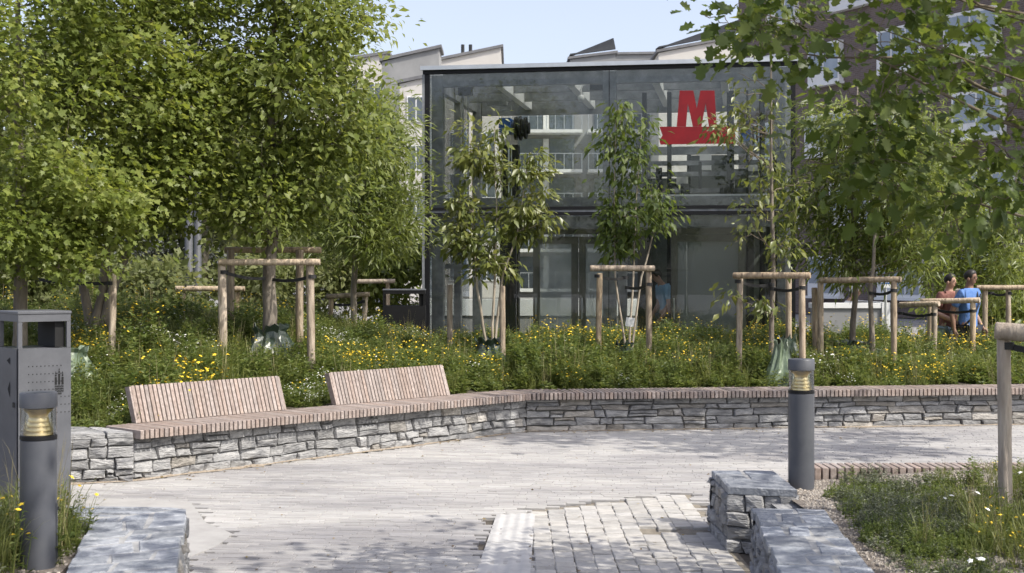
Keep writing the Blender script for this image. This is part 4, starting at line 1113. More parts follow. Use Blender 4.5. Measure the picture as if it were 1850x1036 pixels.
make_tree('maple_tree', 'grey-trunked ash-leaved tree inside the big square timber guard', B2,
          [[B2, G(489, 470, 15.2), G(492, 360, 15.2), G(488, 180, 15.2), G(500, -100, 15.2)]],
          [blob(500, 130, 15.2, 330, 420, 1.2, 112), blob(590, 60, 15.2, 210, 260, 1.0, 46), blob(520, -90, 15.2, 360, 220, 1.2, 50), blob(480, 350, 15.0, 290, 150, 1.0, 46), blob(610, 220, 15.2, 190, 190, .9, 34), blob(590, 330, 15.3, 200, 150, .9, 24)],
          OVAL, 'lf_ash', .085, 70, 3, r0=.085, sig=.19, first=.3)
B3 = bed_base(640, 19.6)
make_tree('willow_tree', 'light yellow-green young tree beside the left corner of the lift house', B3,
          [[B3, G(640, 440, 19.6), G(660, 330, 19.6), G(655, 190, 19.6)]],
          [blob(665, 330, 19.6, 210, 300, .8, 70), blob(600, 420, 19.4, 200, 150, .8, 34), blob(700, 400, 19.8, 120, 150, .5, 24), blob(690, 240, 19.6, 110, 160, .5, 20)], NARROW, 'lf_bright', .12, 90, 4, r0=.05, sig=.2)
B4 = (gx(368, 24), 24, 0)
make_tree('lime_tree', 'pale-trunked tree behind the thin grey lamp posts', B4,
          [[B4, G(370, 440, 24), G(372, 300, 24), G(375, 150, 24)]], [blob(380, 250, 24, 330, 300, 1.8, 100), blob(330, 390, 24, 200, 120, 1.2, 26)], OVAL, 'lf_back', .14, 70, 5, bark='bark_pale', r0=.09, sig=.26)
# deep background greenery on the left
k = 0
for (px, py, D, wp, hp, lab, mt, nb) in ((120, 250, 30, 420, 460, 'dark dense tree behind the left maples', 'lf_back', 120), (470, 330, 30, 300, 330, 'tall background tree behind the timber guard', 'lf_back', 100),
                                     (640, 400, 28, 260, 260, 'rounded background tree left of the lift house', 'lf_bright', 80), (300, 470, 24.5, 190, 150, 'grey-green willow shrub beside the lamp posts', 'lf_grey', 60),
                                     (250, 525, 21, 230, 100, 'dark evergreen shrub low behind the left meadow', 'lf_back', 60), (60, 480, 22, 260, 180, 'dark hedge shrub behind the litter bin', 'lf_back', 80),
                                     (480, 500, 24, 330, 130, 'leafy hedge shrub behind the big timber guard', 'lf_back', 70), (690, 480, 25, 200, 150, 'low leafy shrub left of the black bin', 'lf_ash', 60),
                                     (-160, 200, 24, 500, 600, 'tree beyond the left edge of the picture', 'lf_back', 90)):
    b_ = (gx(px, D), D, 0)
    zc = gz(py, D)
    make_tree('background_tree' if hp > 200 else 'shrub', lab, b_, [[b_, (b_[0], D, zc * .6), (b_[0] + .05, D, zc)]], [blob(px, py, D, wp, hp, wp / FPX * D * .4, nb)], OVAL if mt != 'lf_grey' else NARROW, mt, .17 if D > 26 else .13, 85, 100 + k, r0=.07, sig=.30 if D > 26 else .22, cat='tree' if hp > 200 else 'shrub', first=.2)
    k += 1
# in front of the lift house
B5 = bed_base(888, 17.2)
make_tree('cherry_tree', 'multi-stem young tree with drooping olive leaves left of the lift house doors', B5,
          [[B5, G(862, 520, 17.2), G(855, 430, 17.2), G(850, 250, 17.2)], [B5, G(893, 500, 17.2), G(897, 400, 17.2), G(893, 235, 17.2)], [B5, G(908, 500, 17.2), G(935, 420, 17.2), G(955, 290, 17.2)]],
          [blob(848, 285, 17.2, 56, 130, .28, 13), blob(893, 265, 17.2, 42, 120, .25, 10), blob(965, 325, 17.2, 56, 130, .28, 13), blob(885, 400, 17.2, 175, 150, .42, 32), blob(835, 410, 17.1, 70, 80, .3, 10), blob(962, 395, 17.2, 80, 80, .3, 10), blob(885, 465, 17.2, 120, 80, .35, 9)],
          LANCE, 'lf_olive', .098, 36, 6, bark='bark_pale', r0=.035, sig=.085, droop=.75, first=.3, up=.45, prim=.4, twig='bark_pale')
B6 = bed_base(1135, 17.5)
make_tree('cherry_tree', 'narrow columnar young tree left of the red letter sign', B6,
          [[B6, G(1112, 500, 17.5), G(1110, 330, 17.5), G(1112, 200, 17.5)], [B6, G(1145, 480, 17.5), G(1150, 350, 17.5), G(1160, 230, 17.5)], [B6, G(1160, 500, 17.5), G(1185, 400, 17.5), G(1190, 340, 17.5)]],
          [blob(1118, 260, 17.5, 66, 160, .28, 24), blob(1165, 290, 17.5, 70, 150, .28, 17), blob(1140, 390, 17.5, 140, 150, .35, 40), blob(1105, 430, 17.5, 70, 90, .25, 12), blob(1200, 370, 17.5, 60, 90, .25, 8)],
          LANCE, 'lf_near', .10, 22, 7, bark='bark_pale', r0=.03, sig=.10, droop=1.0, first=.3, up=.45, prim=.4)
B7 = bed_base(1394, 16.2)
make_tree('pear_tree', 'slender single-stem tree with sparse drooping leaves before the right corner post', B7,
          [[B7, G(1396, 450, 16.2), G(1394, 250, 16.2), G(1392, -60, 16.2)]],
          [blob(1360, 190, 16.2, 130, 170, .4, 15), blob(1300, 235, 16.2, 110, 70, .3, 8), blob(1420, 330, 16.2, 140, 190, .4, 16), blob(1390, 430, 16.1, 150, 120, .4, 13), blob(1355, 545, 16.0, 130, 60, .3, 9), blob(1390, 20, 16.2, 170, 120, .4, 14), blob(1345, 330, 16.2, 110, 130, .3, 9)],
          LANCE, 'lf_olive', .10, 13, 8, r0=.036, sig=.10, droop=.9, first=.15, up=.5, prim=.6)
B8 = bed_base(1540, 18.0)
make_tree('peach_tree', 'bright narrow-leaved tree right of the lift house, the nearer of two', B8,
          [[B8, G(1545, 500, 18), G(1540, 380, 18), G(1550, 150, 18)]],
          [blob(1560, 330, 18, 240, 260, 1.0, 70), blob(1480, 380, 18, 150, 220, .7, 28), blob(1560, 450, 17.9, 240, 130, .8, 36), blob(1500, 250, 18, 130, 150, .6, 20)], NARROW, 'lf_bright', .13, 60, 9, r0=.045, sig=.16, droop=.5, first=.3)
B9 = bed_base(1578, 17.2)
make_tree('peach_tree', 'thin dark-stemmed tree close to the right of the pale low wall', B9,
          [[B9, G(1572, 540, 17.2), G(1580, 430, 17.2), G(1610, 200, 17.2)]],
          [blob(1650, 380, 17.4, 200, 220, .8, 46), blob(1590, 250, 17.4, 200, 180, .7, 32)], NARROW, 'lf_bright', .13, 60, 10, r0=.04, sig=.16, droop=.5, first=.3)
B10 = (gx(1720, 22), 22, 0)
make_tree('peach_tree', 'bushy green tree behind the two walking people', B10,
          [[B10, G(1722, 470, 22), G(1715, 300, 22)]],
          [blob(1730, 400, 22, 260, 190, 1.2, 70), blob(1690, 300, 22, 200, 150, 1.0, 36), blob(1820, 470, 22, 200, 180, 1.0, 46), blob(1700, 505, 22, 160, 110, .8, 22)], NARROW, 'lf_bright', .15, 65, 11, r0=.05, sig=.22, droop=.4)
B11 = (gx(1790, 25), 25, 0)
make_tree('shrub', 'dense hedge shrub at the right edge behind the far timber rail', B11, [[B11, G(1790, 560, 25), G(1795, 500, 25)]],
          [blob(1790, 550, 25, 260, 140, 1.0, 60)], OVAL, 'lf_ash', .14, 70, 12, r0=.04, sig=.22, cat='shrub')

# overhanging foreground tree at the right, and its neighbours outside the frame
F0 = (3.9, 6.7, .33)
make_tree('oak_tree', 'foreground tree whose shaded branches hang in from the upper right', F0,
          [[F0, (3.85, 6.7, 1.6), (3.8, 6.6, 2.9), (3.7, 6.4, 5.2)]],
          [blob(1640, 120, 6.6, 420, 300, .75, 27), blob(1440, 50, 6.5, 300, 130, .5, 14), blob(1320, 20, 6.4, 130, 60, .25, 4), blob(1740, 320, 6.7, 280, 220, .7, 18), blob(1570, 270, 6.6, 230, 190, .5, 11), blob(1800, 170, 6.8, 260, 330, .8, 17), blob(1640, -110, 6.6, 520, 170, .9, 24), ((3.6, 6.4, 3.9), (1.5, 1.4, 1.3), 26), ((4.8, 5.5, 3.5), (1.3, 1.3, .9), 44)],
          OAK, 'lf_near', .062, 22, 21, r0=.07, sig=.12, droop=.35, first=.22, up=.8, prim=.09)
F1 = (3.4, 2.6, 0)
make_tree('oak_tree', 'tree beside the camera outside the right edge, shading the foreground', F1, [[F1, (3.3, 2.8, 2.0), (3.0, 3.0, 4.5)]],
          [((2.0, 4.6, 4.6), (2.2, 1.4, .9), 62), ((3.6, 4.0, 4.6), (1.6, 1.5, 1.2), 26)], OAK, 'lf_near', .10, 24, 22, r0=.09, sig=.17, first=.4)
F2 = (7.6, 10.6, 0)
make_tree('oak_tree', 'tree outside the right edge that shades the seat corner', F2, [[F2, (7.5, 10.7, 2.6), (7.0, 10.9, 6.2)]],
          [((5.6, 11.6, 6.6), (1.5, 1.1, .8), 45), ((7.2, 11, 6.4), (1.4, 1.4, 1.2), 45)], OAK, 'lf_near', .12, 26, 23, r0=.1, sig=.2, first=.5)

# ------------------------------------------------------------------ timber tree guards
def log(m, a, b, r_, n_=10, seed=0):
    rr = random.Random(seed); a, b = Vector(a), Vector(b)
    k_ = 6; pts = [a.lerp(b, i / k_) + Vector((rr.uniform(-1, 1), rr.uniform(-1, 1), rr.uniform(-1, 1))) * r_ * .04 for i in range(k_ + 1)]
    pts = [pts[0]] + [pts[0].lerp(pts[1], .06)] + pts[1:-1] + [pts[-1].lerp(pts[-2], .06), pts[-1]]
    rd = [r_ * .86] + [r_ * rr.uniform(.96, 1.04) for _ in pts[1:-1]] + [r_ * .86]
    m.tube(pts, rd, n_)
gi = [0]
def guard(label, posts, bars, straps, zground=None, mat='pine', pr=.037, br=.037):
    """posts (px, ytop, D[, height known]); bars ((px,y,D),(px,y,D)); straps same"""
    gi[0] += 1
    px, yt, D = posts[0][:3]
    zg = (lambda X, Y: bed_z(X, Y) if Y < 20.5 else 0.0) if zground is None else (lambda X, Y: zground)
    X = gx(px, D); base = (X, D, zg(X, D))
    t = thing('tree_guard', label, 'tree guard', base, 0, 'timber tree guards')
    for i, (px, yt, D) in enumerate(posts):
        X = gx(px, D); m = MB(); log(m, (X, D, zg(X, D) - .15), (X + random.Random(gi[0] * 31 + i).uniform(-.02, .025), D, gz(yt, D)), pr, 12, gi[0] * 10 + i)
        m.build('post', M[mat], t, angle=40, world=True)
    for i, (a, b) in enumerate(bars):
        m = MB(); log(m, G(*a), G(*b), br, 12, gi[0] * 10 + 5 + i)
        o = m.build('crossbar', M[mat], t, angle=40, world=True)
    for i, (a, b) in enumerate(straps):
        a, b = Vector(G(*a)), Vector(G(*b)); m = MB()
        w_ = .017; d = (b - a); nn_ = Vector((-d.y, d.x, 0)).normalized() * .008
        pts = [a.lerp(b, k_ / 6) + Vector((0, 0, -.03 * math.sin(PI * k_ / 6))) for k_ in range(7)]
        for q in pts:
            m.v += [tuple(q + nn_ + Vector((0, 0, w_))), tuple(q - nn_ + Vector((0, 0, w_))), tuple(q - nn_ - Vector((0, 0, w_))), tuple(q + nn_ - Vector((0, 0, w_)))]
        for k_ in range(6):
            for e in range(4): f = (e + 1) % 4; m.f.append((k_ * 4 + e, k_ * 4 + f, k_ * 4 + 4 + f, k_ * 4 + 4 + e)); m.mi.append(0)
        m.build('strap', M['strap'], t, world=True)
        for q in (a, b):
            m = MB(); m.lathe([(pr + .006, q.z - .02), (pr + .006, q.z + .02)], 12, q.x, q.y); m.build('strap_loop', M['strap'], t, world=True)
    return t
guard('big square timber guard around the grey trunk behind the benches', [(404, 474, 14.7), (563, 470, 14.7), (416, 452, 15.9), (541, 452, 15.9)],
      [((395, 474, 14.65), (578, 474, 14.65)), ((406, 452, 15.95), (580, 452, 15.95))], [((404, 492, 14.7), (487, 503, 15.2)), ((563, 500, 14.7), (489, 505, 15.2))], pr=.044, br=.036)
guard('timber guard with a tall pale post right of the litter bin', [(201, 486, 14.0), (43, 490, 14.2)], [((52, 484, 14.15), (132, 484, 14.1))], [((201, 512, 14.0), (40, 500, 14.5))])
guard('distant low timber rail beside the lamp posts', [(328, 524, 19.5), (428, 524, 19.5)], [((317, 522, 19.45), (442, 522, 19.45))], [], br=.04)
guard('small timber rail with a grey end left of the black bin', [(657, 534, 20.0), (596, 536, 20.0)], [((590, 536, 19.95), (668, 532, 19.95))], [((657, 545, 20), (600, 550, 20.3))])
guard('thin distant rail above the black bin', [(700, 509, 23.5), (640, 509, 23.5)], [((636, 509, 23.4), (714, 508, 23.4))], [])
guard('pair of short pale stakes beside the drooping multi-stem tree', [(813, 515, 17.6), (908, 517, 16.9)], [], [])
guard('timber frame with a straight bar around the columnar tree', [(1080, 494, 17.2), (1173, 488, 16.9)], [((1066, 485, 16.9), (1183, 485, 16.85))], [((1080, 499, 17.2), (1130, 502, 17.5)), ((1173, 514, 16.9), (1135, 520, 17.5))])
guard('timber frame in front of the right corner of the lift house', [(1334, 503, 16.1), (1450, 500, 15.7), (1425, 503, 16.8)], [((1325, 498, 16.05), (1464, 498, 15.65))], [((1334, 509, 16.1), (1394, 515, 16.2)), ((1450, 520, 15.7), (1396, 522, 16.2))])
guard('timber frame around two trunks before the pale low wall', [(1615, 508, 16.9), (1483, 508, 17.5), (1474, 520, 18.2)], [((1480, 507, 17.4), (1628, 505, 16.85))], [((1615, 525, 16.9), (1575, 530, 17.2))])
guard('low double-barred timber frame before the walking people', [(1757, 546, 18.4), (1679, 550, 18.8), (1687, 552, 18.2)], [((1663, 545, 18.75), (1770, 543, 18.35)), ((1625, 551, 18.6), (1697, 549, 18.15))], [((1757, 562, 18.4), (1690, 560, 18.8)), ((1687, 568, 18.2), (1628, 566, 18.6))])
guard('far timber rail at the right edge behind the people', [(1779, 520, 20.2), (1823, 522, 20.2)], [((1764, 520, 20.15), (1870, 520, 20.15))], [((1823, 530, 20.2), (1790, 530, 20.5))])
guard('weathered foreground guard post with a thick bar cut by the right edge', [(1818, 604, 7.62), (1985, 612, 7.38)], [((1797, 598, 7.6), (2010, 612, 7.35))], [((1818, 625, 7.62), (1985, 632, 7.38))], zground=.30, mat='pine_grey', br=.05)

# ------------------------------------------------------------------ watering bags round the trunks
def bag(label, px, D, w_, h_, mat, seed, zoff=0.0, lean=0.0):
    X = gx(px, D); z0 = (bed_z(X, D) if D < 20.5 else 0) + zoff
    rr = random.Random(seed); m = MB(); n_, k_ = 26, 9
    fold = [rr.uniform(-1, 1) for _ in range(n_)]
    for j in range(k_):
        f = j / (k_ - 1)
        prof = (1.0, 1.12, 1.10, 1.0, .88, .74, .6, .52, .62)[j]
        for i in range(n_):
            a = 2 * PI * i / n_
            r_ = w_ / 2 * prof * (1 + .20 * fold[i] * (.35 + f) + .07 * rr.uniform(-1, 1))
            zz = h_ * f + (.10 * fold[(i * 3) % n_] * h_ * (f ** 2)) + (rr.uniform(-.03, .03) * h_ if 0 < j else 0)
            m.v.append((r_ * math.cos(a) + lean * f * h_, r_ * math.sin(a) * .85, zz))
    for j in range(k_ - 1):
        for i in range(n_):
            q = (i + 1) % n_; m.f.append((j * n_ + i, j * n_ + q, (j + 1) * n_ + q, (j + 1) * n_ + i)); m.mi.append(0)
    o = m.build('watering_bag', M[mat]); o.location = (X, D, z0); o.rotation_euler = (0, 0, rr.uniform(0, 6))
    md = o.modifiers.new('thick', 'SOLIDIFY'); md.thickness = .006
    tag(o, label, 'watering bag', 'tree watering bags'); return o
bag('dark green watering bag slumped round the thick grey trunk', 487, 15.1, .62, .46, 'bag', 1, -.06)
bag('dark green watering bag under the drooping multi-stem tree', 884, 17.0, .60, .46, 'bag', 2, -.03)
bag('pale shiny green watering bag just above the back bench', 1404, 15.75, .30, .56, 'bag_pale', 3, -.02, -.12)
bag('dark open top of a watering bag right behind the pale shiny one', 1420, 16.3, .42, .50, 'bag', 4, .06)
bag('pale green watering bag low in the grass right of the litter bin', 133, 13.4, .46, .36, 'bag_pale', 5, -.03)
bag('dark slumped watering bag at the two trunks by the pale low wall', 1545, 17.6, .75, .34, 'bag', 6, .02)
bag('small pale green bag beside the right stake by the low wall', 1592, 17.2, .24, .30, 'bag_pale', 7, -.02)
bag('small bag with a white tag under the columnar tree', 1128, 17.4, .4, .36, 'bag', 8, .0)
m = MB(); m.box(-.055, .055, 0, .004, 0, .11); o = m.build('plant_tag', M['white_cloth']); o.location = (gx(1137, 17.1), 17.1, gz(590, 17.1)); o.rotation_euler = (.15, .12, .2)
tag(o, 'small white plant tag under the columnar tree', 'tag')

# ------------------------------------------------------------------ other things behind the bed
litter_bin('litter_bin', 'wide black litter bin with two openings left of the lift house', gx(729, 21.6), 21.8, 0, .05, gz(523, 21.5), .66, .5, 'black', marks=False)
for i, (px, h_, lab) in enumerate(((341, 6.5, 'slim blue-grey lamp post behind the left trees, the left of two'), (357, 6.2, 'slim blue-grey lamp post behind the left trees, the right of two'))):
    t = thing('lamp_post', lab, 'lamp post', (gx(px, 21.5 + i * .6), 21.5 + i * .6, 0), 0, 'lamp posts')
    m = MB(); m.lathe([(.09, 0), (.09, 1.1), (.065, 1.15), (.05, h_)], 14); m.build('pole', M['bin_grey'], t, angle=40)
    m = MB(); m.lathe([(.05, h_ + .002), (.22, h_ + .06), (.2, h_ + .12), (.04, h_ + .2)], 18); m.build('lamp_head', M['bin_grey'], t, angle=40)
D = 21.4
lw = thing('parapet_wall', 'pale low concrete wall right of the lift house behind the trees', 'wall', (gx(1470, D), D, 0))
w_ = gx(1607, D) - gx(1470, D); zt = gz(548, D)
m = MB(); m.box(0, w_ - .13, .0, .25, 0, zt - .08); m.build('wall', M['render_grey'], lw)
m = MB(); m.box(-.02, w_ - .13, -.03, .28, zt - .077, zt); m.build('coping', M['white'], lw)
m = MB(); m.box(w_ - .125, w_, -.04, 2.2, 0, zt + .01); m.build('end_wall', M['white'], lw)
sp_ = thing('sign_post', 'slim steel post with a small blue and white sign by the pale wall', 'sign', (gx(1600, 21), 21, 0))
m = MB(); m.tube([(.0, 0, 0), (0, 0, gz(515, 21))], .02, 8); m.build('post', M['alu'], sp_)
m = MB(); m.box(-.08, .08, -.03, -.022, gz(520, 21), gz(510.5, 21)); pl_ = m.build('sign_plate', M['white'], sp_)
m = MB(); m.box(-.075, .06, -.034, -.031, gz(513, 21), gz(511, 21)); m.build('blue_band', M['blue'], pl_)
# ------------------------------------------------------------------ people
def skin_obj(name, verts, edges, rads, mat, parent, sub=2, root=0):
    me = bpy.data.meshes.new(name); me.from_pydata(verts, edges, [])
    o = bpy.data.objects.new(name, me); COL.objects.link(o)
    md = o.modifiers.new('skin', 'SKIN'); md.use_smooth_shade = True
    sk = me.skin_vertices[0].data if me.skin_vertices else None
    if sk is None:
        bpy.context.view_layer.update(); me.skin_vertices.new(name='') if hasattr(me.skin_vertices, 'new') else None
        sk = me.skin_vertices[0].data
    for i, r_ in enumerate(rads):
        sk[i].radius = r_ if hasattr(r_, '__len__') else (r_, r_)
        sk[i].use_root = (i == root)
    ss = o.modifiers.new('sub', 'SUBSURF'); ss.levels = sub; ss.render_levels = sub
    dg = bpy.context.evaluated_depsgraph_get(); dg.update()
    nm = bpy.data.meshes.new_from_object(o.evaluated_get(dg))
    nm.name = name
    bpy.data.objects.remove(o, do_unlink=True)
    nm.materials.clear(); nm.materials.append(mat)
    nm.polygons.foreach_set('use_smooth', [True] * len(nm.polygons))
    return link(name, nm, parent)

def chain(V, E, R, pts, start=None):
    prev = start; ids = []
    for p, r_ in pts:
        V.append(tuple(p)); R.append(r_); i = len(V) - 1; ids.append(i)
        if prev is not None: E.append((prev, i))
        prev = i
    return ids

def hand(V, E, R, wrist_i, w, d, side):
    """w wrist pos, d direction; side: thumb direction vector"""
    w, d, s = Vector(w), Vector(d).normalized(), Vector(side).normalized()
    palm = chain(V, E, R, [(w + d * .05, (.036, .018))], wrist_i)[0]
    cu = d.cross(s).normalized()
    for k_, (o_, ln) in enumerate(((-.03, .062), (-.01, .075), (.01, .08), (.03, .07))):
        b = w + d * .085 + s * o_
        chain(V, E, R, [(b, .0095), (b + d * ln * .55 + cu * .012, .0085), (b + d * ln * .9 + cu * .034, .0075)], palm)
    b = w + d * .03 + s * .035
    chain(V, E, R, [(b, .011), (b + d * .035 + s * .02, .0095), (b + d * .06 + s * .018 + cu * .01, .008)], palm)

def person(label, loc, rotz, P, top_mat, leg_mat, skin_mat, long_sleeve=False, scale=1.0, hair='hair', cap=None, extra=None):
    """P joints: pelvis, spine, chest, neck, head, (l|r)(sh, el, wr), (l|r)(hip, kn, an, toe); faces -Y"""
    t = thing('person', label, 'person', loc, rotz); t.scale = (scale,) * 3
    J = {k_: Vector(v_) for k_, v_ in P.items()}
    hd = (J['head'] - J['neck']).normalized(); fw = Vector(P.get('face', (0, -1, 0))).normalized()
    V, E, R = [], [], []
    sp = chain(V, E, R, [(J['pelvis'], (.14, .10)), (J['spine'], (.125, .09)), (J['chest'], (.145, .10)), (J['neck'], (.06, .058))])
    h0 = J['head']
    chain(V, E, R, [(J['neck'] + hd * .05, (.052, .054)), (h0 - hd * .045 + fw * .022, (.060, .066)), (h0 + hd * .02 + fw * .005, (.074, .088)), (h0 + hd * .085, (.062, .074)), (h0 + hd * .115 - fw * .005, (.03, .036))], sp[3])
    for s in 'lr':
        sg_ = 1 if s == 'l' else -1
        a = chain(V, E, R, [(J[s + 'sh'], (.062, .06)), (J[s + 'sh'].lerp(J[s + 'el'], .4), .052), (J[s + 'el'], .042), (J[s + 'el'].lerp(J[s + 'wr'], .35), .042), (J[s + 'wr'], (.028, .024))], sp[2])
        hand(V, E, R, a[-1], J[s + 'wr'], J[s + 'wr'] - J[s + 'el'], P.get(s + 'thumb', (0, -1, 0)))
        l_ = chain(V, E, R, [(J[s + 'hip'], .09), (J[s + 'hip'].lerp(J[s + 'kn'], .4), .082), (J[s + 'kn'], .058), (J[s + 'kn'].lerp(J[s + 'an'], .3), .058), (J[s + 'an'], .04), (J[s + 'an'] + Vector((0, -.03, -.05)), .04), (J[s + 'toe'], (.04, .028))], sp[0])
    body = skin_obj('body', V, E, R, skin_mat, t)
    # shirt
    V, E, R = [], [], []
    e = .014
    sp = chain(V, E, R, [(J['pelvis'] + Vector((0, 0, -.13)), (.175, .14)), (J['pelvis'] + Vector((0, 0, .02)), (.165, .13)), (J['spine'], (.145, .112)), (J['chest'], (.192, .142)), (J['chest'].lerp(J['neck'], .78), (.105, .098))])
    for s in 'lr':
        pts = [(J[s + 'sh'], (.08, .08)), (J[s + 'sh'].lerp(J[s + 'el'], .45), .068), (J[s + 'sh'].lerp(J[s + 'el'], .8), .064)]
        if long_sleeve: pts += [(J[s + 'el'], .056), (J[s + 'wr'], .036)]
        chain(V, E, R, pts, sp[3])
    skin_obj('shirt', V, E, R, top_mat, t, root=0)
    V, E, R = [], [], []
    pi_ = chain(V, E, R, [(J['pelvis'], (.15, .112))])[0]
    for s in 'lr':
        chain(V, E, R, [(J[s + 'hip'], .102), (J[s + 'hip'].lerp(J[s + 'kn'], .4), .096), (J[s + 'kn'], .074), (J[s + 'kn'].lerp(J[s + 'an'], .5), .068), (J[s + 'an'], .06)], pi_)
    skin_obj('trousers', V, E, R, leg_mat, t)
    for s in 'lr':
        V, E, R = [], [], []
        chain(V, E, R, [(J[s + 'an'] + Vector((0, .03, -.05)), .045), (J[s + 'an'] + Vector((0, -.06, -.055)), (.048, .04)), (J[s + 'toe'], (.044, .033))]); skin_obj('shoe', V, E, R, M['white_cloth'], t)
    # face details and hair
    si = fw.cross(hd).normalized()
    def ell(mb_, c_, rx, ry, rz, n_=14, k_=8, keep=None):
        base = len(mb_.v)
        for j in range(k_ + 1):
            th = PI * j / k_
            for i in range(n_):
                a = 2 * PI * i / n_
                q = c_ + si * (rx * math.sin(th) * math.cos(a)) + fw * (ry * math.sin(th) * math.sin(a)) + hd * (rz * math.cos(th))
                mb_.v.append(tuple(q))
        for j in range(k_):
            for i in range(n_):
                q = (i + 1) % n_; mb_.f.append((base + j * n_ + i, base + j * n_ + q, base + (j + 1) * n_ + q, base + (j + 1) * n_ + i)); mb_.mi.append(0)
    m = MB(); ell(m, h0 + fw * .082 - hd * .012, .012, .016, .022); m.build('nose', skin_mat, t, smooth=True)
    for s in (-1, 1):
        m = MB(); ell(m, h0 + si * .078 * s - hd * .01, .012, .022, .032); m.build('ear', skin_mat, t, smooth=True)
        m = MB(); ell(m, h0 + fw * .078 + si * .031 * s + hd * .012, .012, .008, .007); m.build('eye', M['hair'], t, smooth=True)
        m = MB(); ell(m, h0 + fw * .078 + si * .031 * s + hd * .032, .018, .008, .004); m.build('eyebrow', M['hair'], t, smooth=True)
    m = MB(); ell(m, h0 + fw * .078 - hd * .056, .024, .008, .006); m.build('mouth', M['lip'], t, smooth=True)
    m = MB(); ell(m, h0 - fw * .014 + hd * .048, .083, .092, .086, 18, 10)
    zc = (h0 + hd * .03)
    m.v = [v_ if (Vector(v_) - zc).dot(hd) > -.06 else tuple(zc + (Vector(v_) - zc) - hd * ((Vector(v_) - zc).dot(hd) + .06)) for v_ in m.v]
    m.v = [tuple(Vector(v_) - fw * max(0, (Vector(v_) - h0).dot(fw) - .055) * (1 if (Vector(v_) - h0).dot(hd) < .075 else .2)) for v_ in m.v]
    m.build('hair' if cap is None else 'cap', M[hair] if cap is None else M[cap], t, smooth=True)
    if extra: extra(t, J)
    return t

def sole(Pz): return Pz
walk = dict(pelvis=(0, 0, .93), spine=(0, -.01, 1.12), chest=(0, -.02, 1.32), neck=(0, -.02, 1.49), head=(0, -.05, 1.62),
            lsh=(.17, -.02, 1.41), lel=(.22, .06, 1.14), lwr=(.20, -.10, .92), rsh=(-.17, -.02, 1.41), rel=(-.22, .10, 1.15), rwr=(-.22, .06, .89),
            lhip=(.09, 0, .88), lkn=(.10, -.14, .50), lan=(.10, -.04, .10), ltoe=(.10, -.19, .04), rhip=(-.09, 0, .88), rkn=(-.10, .05, .49), ran=(-.10, .28, .11), rtoe=(-.10, .15, .03))
def strap(t, J):
    m = MB(); m.tube([(.15, -.115, 1.40), (.05, -.155, 1.25), (-.06, -.15, 1.08), (-.16, -.06, .95)], .014, 6); m.tube([(.15, .07, 1.42), (.04, .12, 1.2), (-.16, .03, .95)], .014, 6)
    m.tube([(.09, -.085, 1.46), (.05, -.14, 1.36), (.0, -.155, 1.28)], .012, 6)
    m.build('bag_strap', M['trouser'], t, smooth=True)
person('walking person in a bright blue shirt with a dark shoulder strap', (gx(1748, 19.4), 19.4, 0), math.radians(35), dict(walk, face=(.25, -1, 0)), M['shirt_blue'], M['trouser'], M['skin_dark'], scale=.98, extra=strap)
carry = dict(walk, lel=(.25, -.04, 1.15), lwr=(.10, -.26, 1.08), rel=(-.25, -.02, 1.15), rwr=(-.10, -.26, 1.02), face=(.3, -1, 0))
def tote(t, J):
    m = MB(); m.cbox(-.10, .15, -.34, -.22, 1.13, 1.52, .02); m.build('paper_bag', M['straw_bag'], t)
M['straw_bag'] = mat_noise('kraft_paper', (.60, .52, .44), (.70, .62, .54), .8, 8)
person('person in a brick red top carrying a pale paper bag beside the blue shirt', (gx(1712, 19.8), 19.8, 0), math.radians(30), carry, M['shirt_red'], M['jeans'], M['skin'], scale=.95, extra=tote)
stoop = dict(walk, pelvis=(0, .03, .93), spine=(0, .02, 1.13), chest=(0, -.03, 1.33), neck=(0, -.09, 1.47), head=(0, -.16, 1.59),
             lsh=(.17, -.05, 1.41), lel=(.22, -.03, 1.13), lwr=(.20, -.16, .90), rsh=(-.17, -.05, 1.41), rel=(-.22, -.04, 1.13), rwr=(-.20, -.18, .90), face=(0, -1, -.3))
pb = GA + GDIR * GU(1203, 1.05) + Vector((-GDIR.y, GDIR.x)) * 1.05
person('person in a pale blue polo shirt looking down inside the glass lift house', (pb.x, pb.y, .015), math.radians(-75), stoop, M['polo_blue'], M['grey_cloth'], M['skin'], scale=1.0)
sit = dict(walk, pelvis=(0, 0, .62), spine=(0, -.03, .80), chest=(0, -.10, .98), neck=(0, -.14, 1.14), head=(0, -.19, 1.26), lsh=(.17, -.12, 1.06), lel=(.22, -.22, .82), lwr=(.14, -.42, .80), rsh=(-.17, -.12, 1.06), rel=(-.22, -.22, .82), rwr=(-.14, -.42, .80),
           lhip=(.09, -.02, .58), lkn=(.10, -.42, .55), lan=(.10, -.40, .10), ltoe=(.10, -.55, .04), rhip=(-.09, -.02, .58), rkn=(-.10, -.42, .55), ran=(-.10, -.40, .10), rtoe=(-.10, -.55, .04))
sx, sy = gx(1522, 22.6), 22.6
person('seated person in a white cap and white shirt behind the pale low wall', (sx, sy, .0), math.radians(70), sit, M['white_cloth'], M['trouser'], M['skin'], scale=1.08, cap='white_cloth')
st = thing('stool', 'dark backless stool under the seated person behind the pale wall', 'stool', (sx + .02, sy + .02, 0))
m = MB(); m.cbox(-.2, .2, -.2, .2, .46, .51, .01); m.build('seat', M['steel_dark'], st)
for a in (-1, 1):
    for b in (-1, 1): m = MB(); m.tube([(a * .17, b * .17, 0), (a * .15, b * .15, .46)], .016, 8); m.build('leg', M['steel_dark'], st)

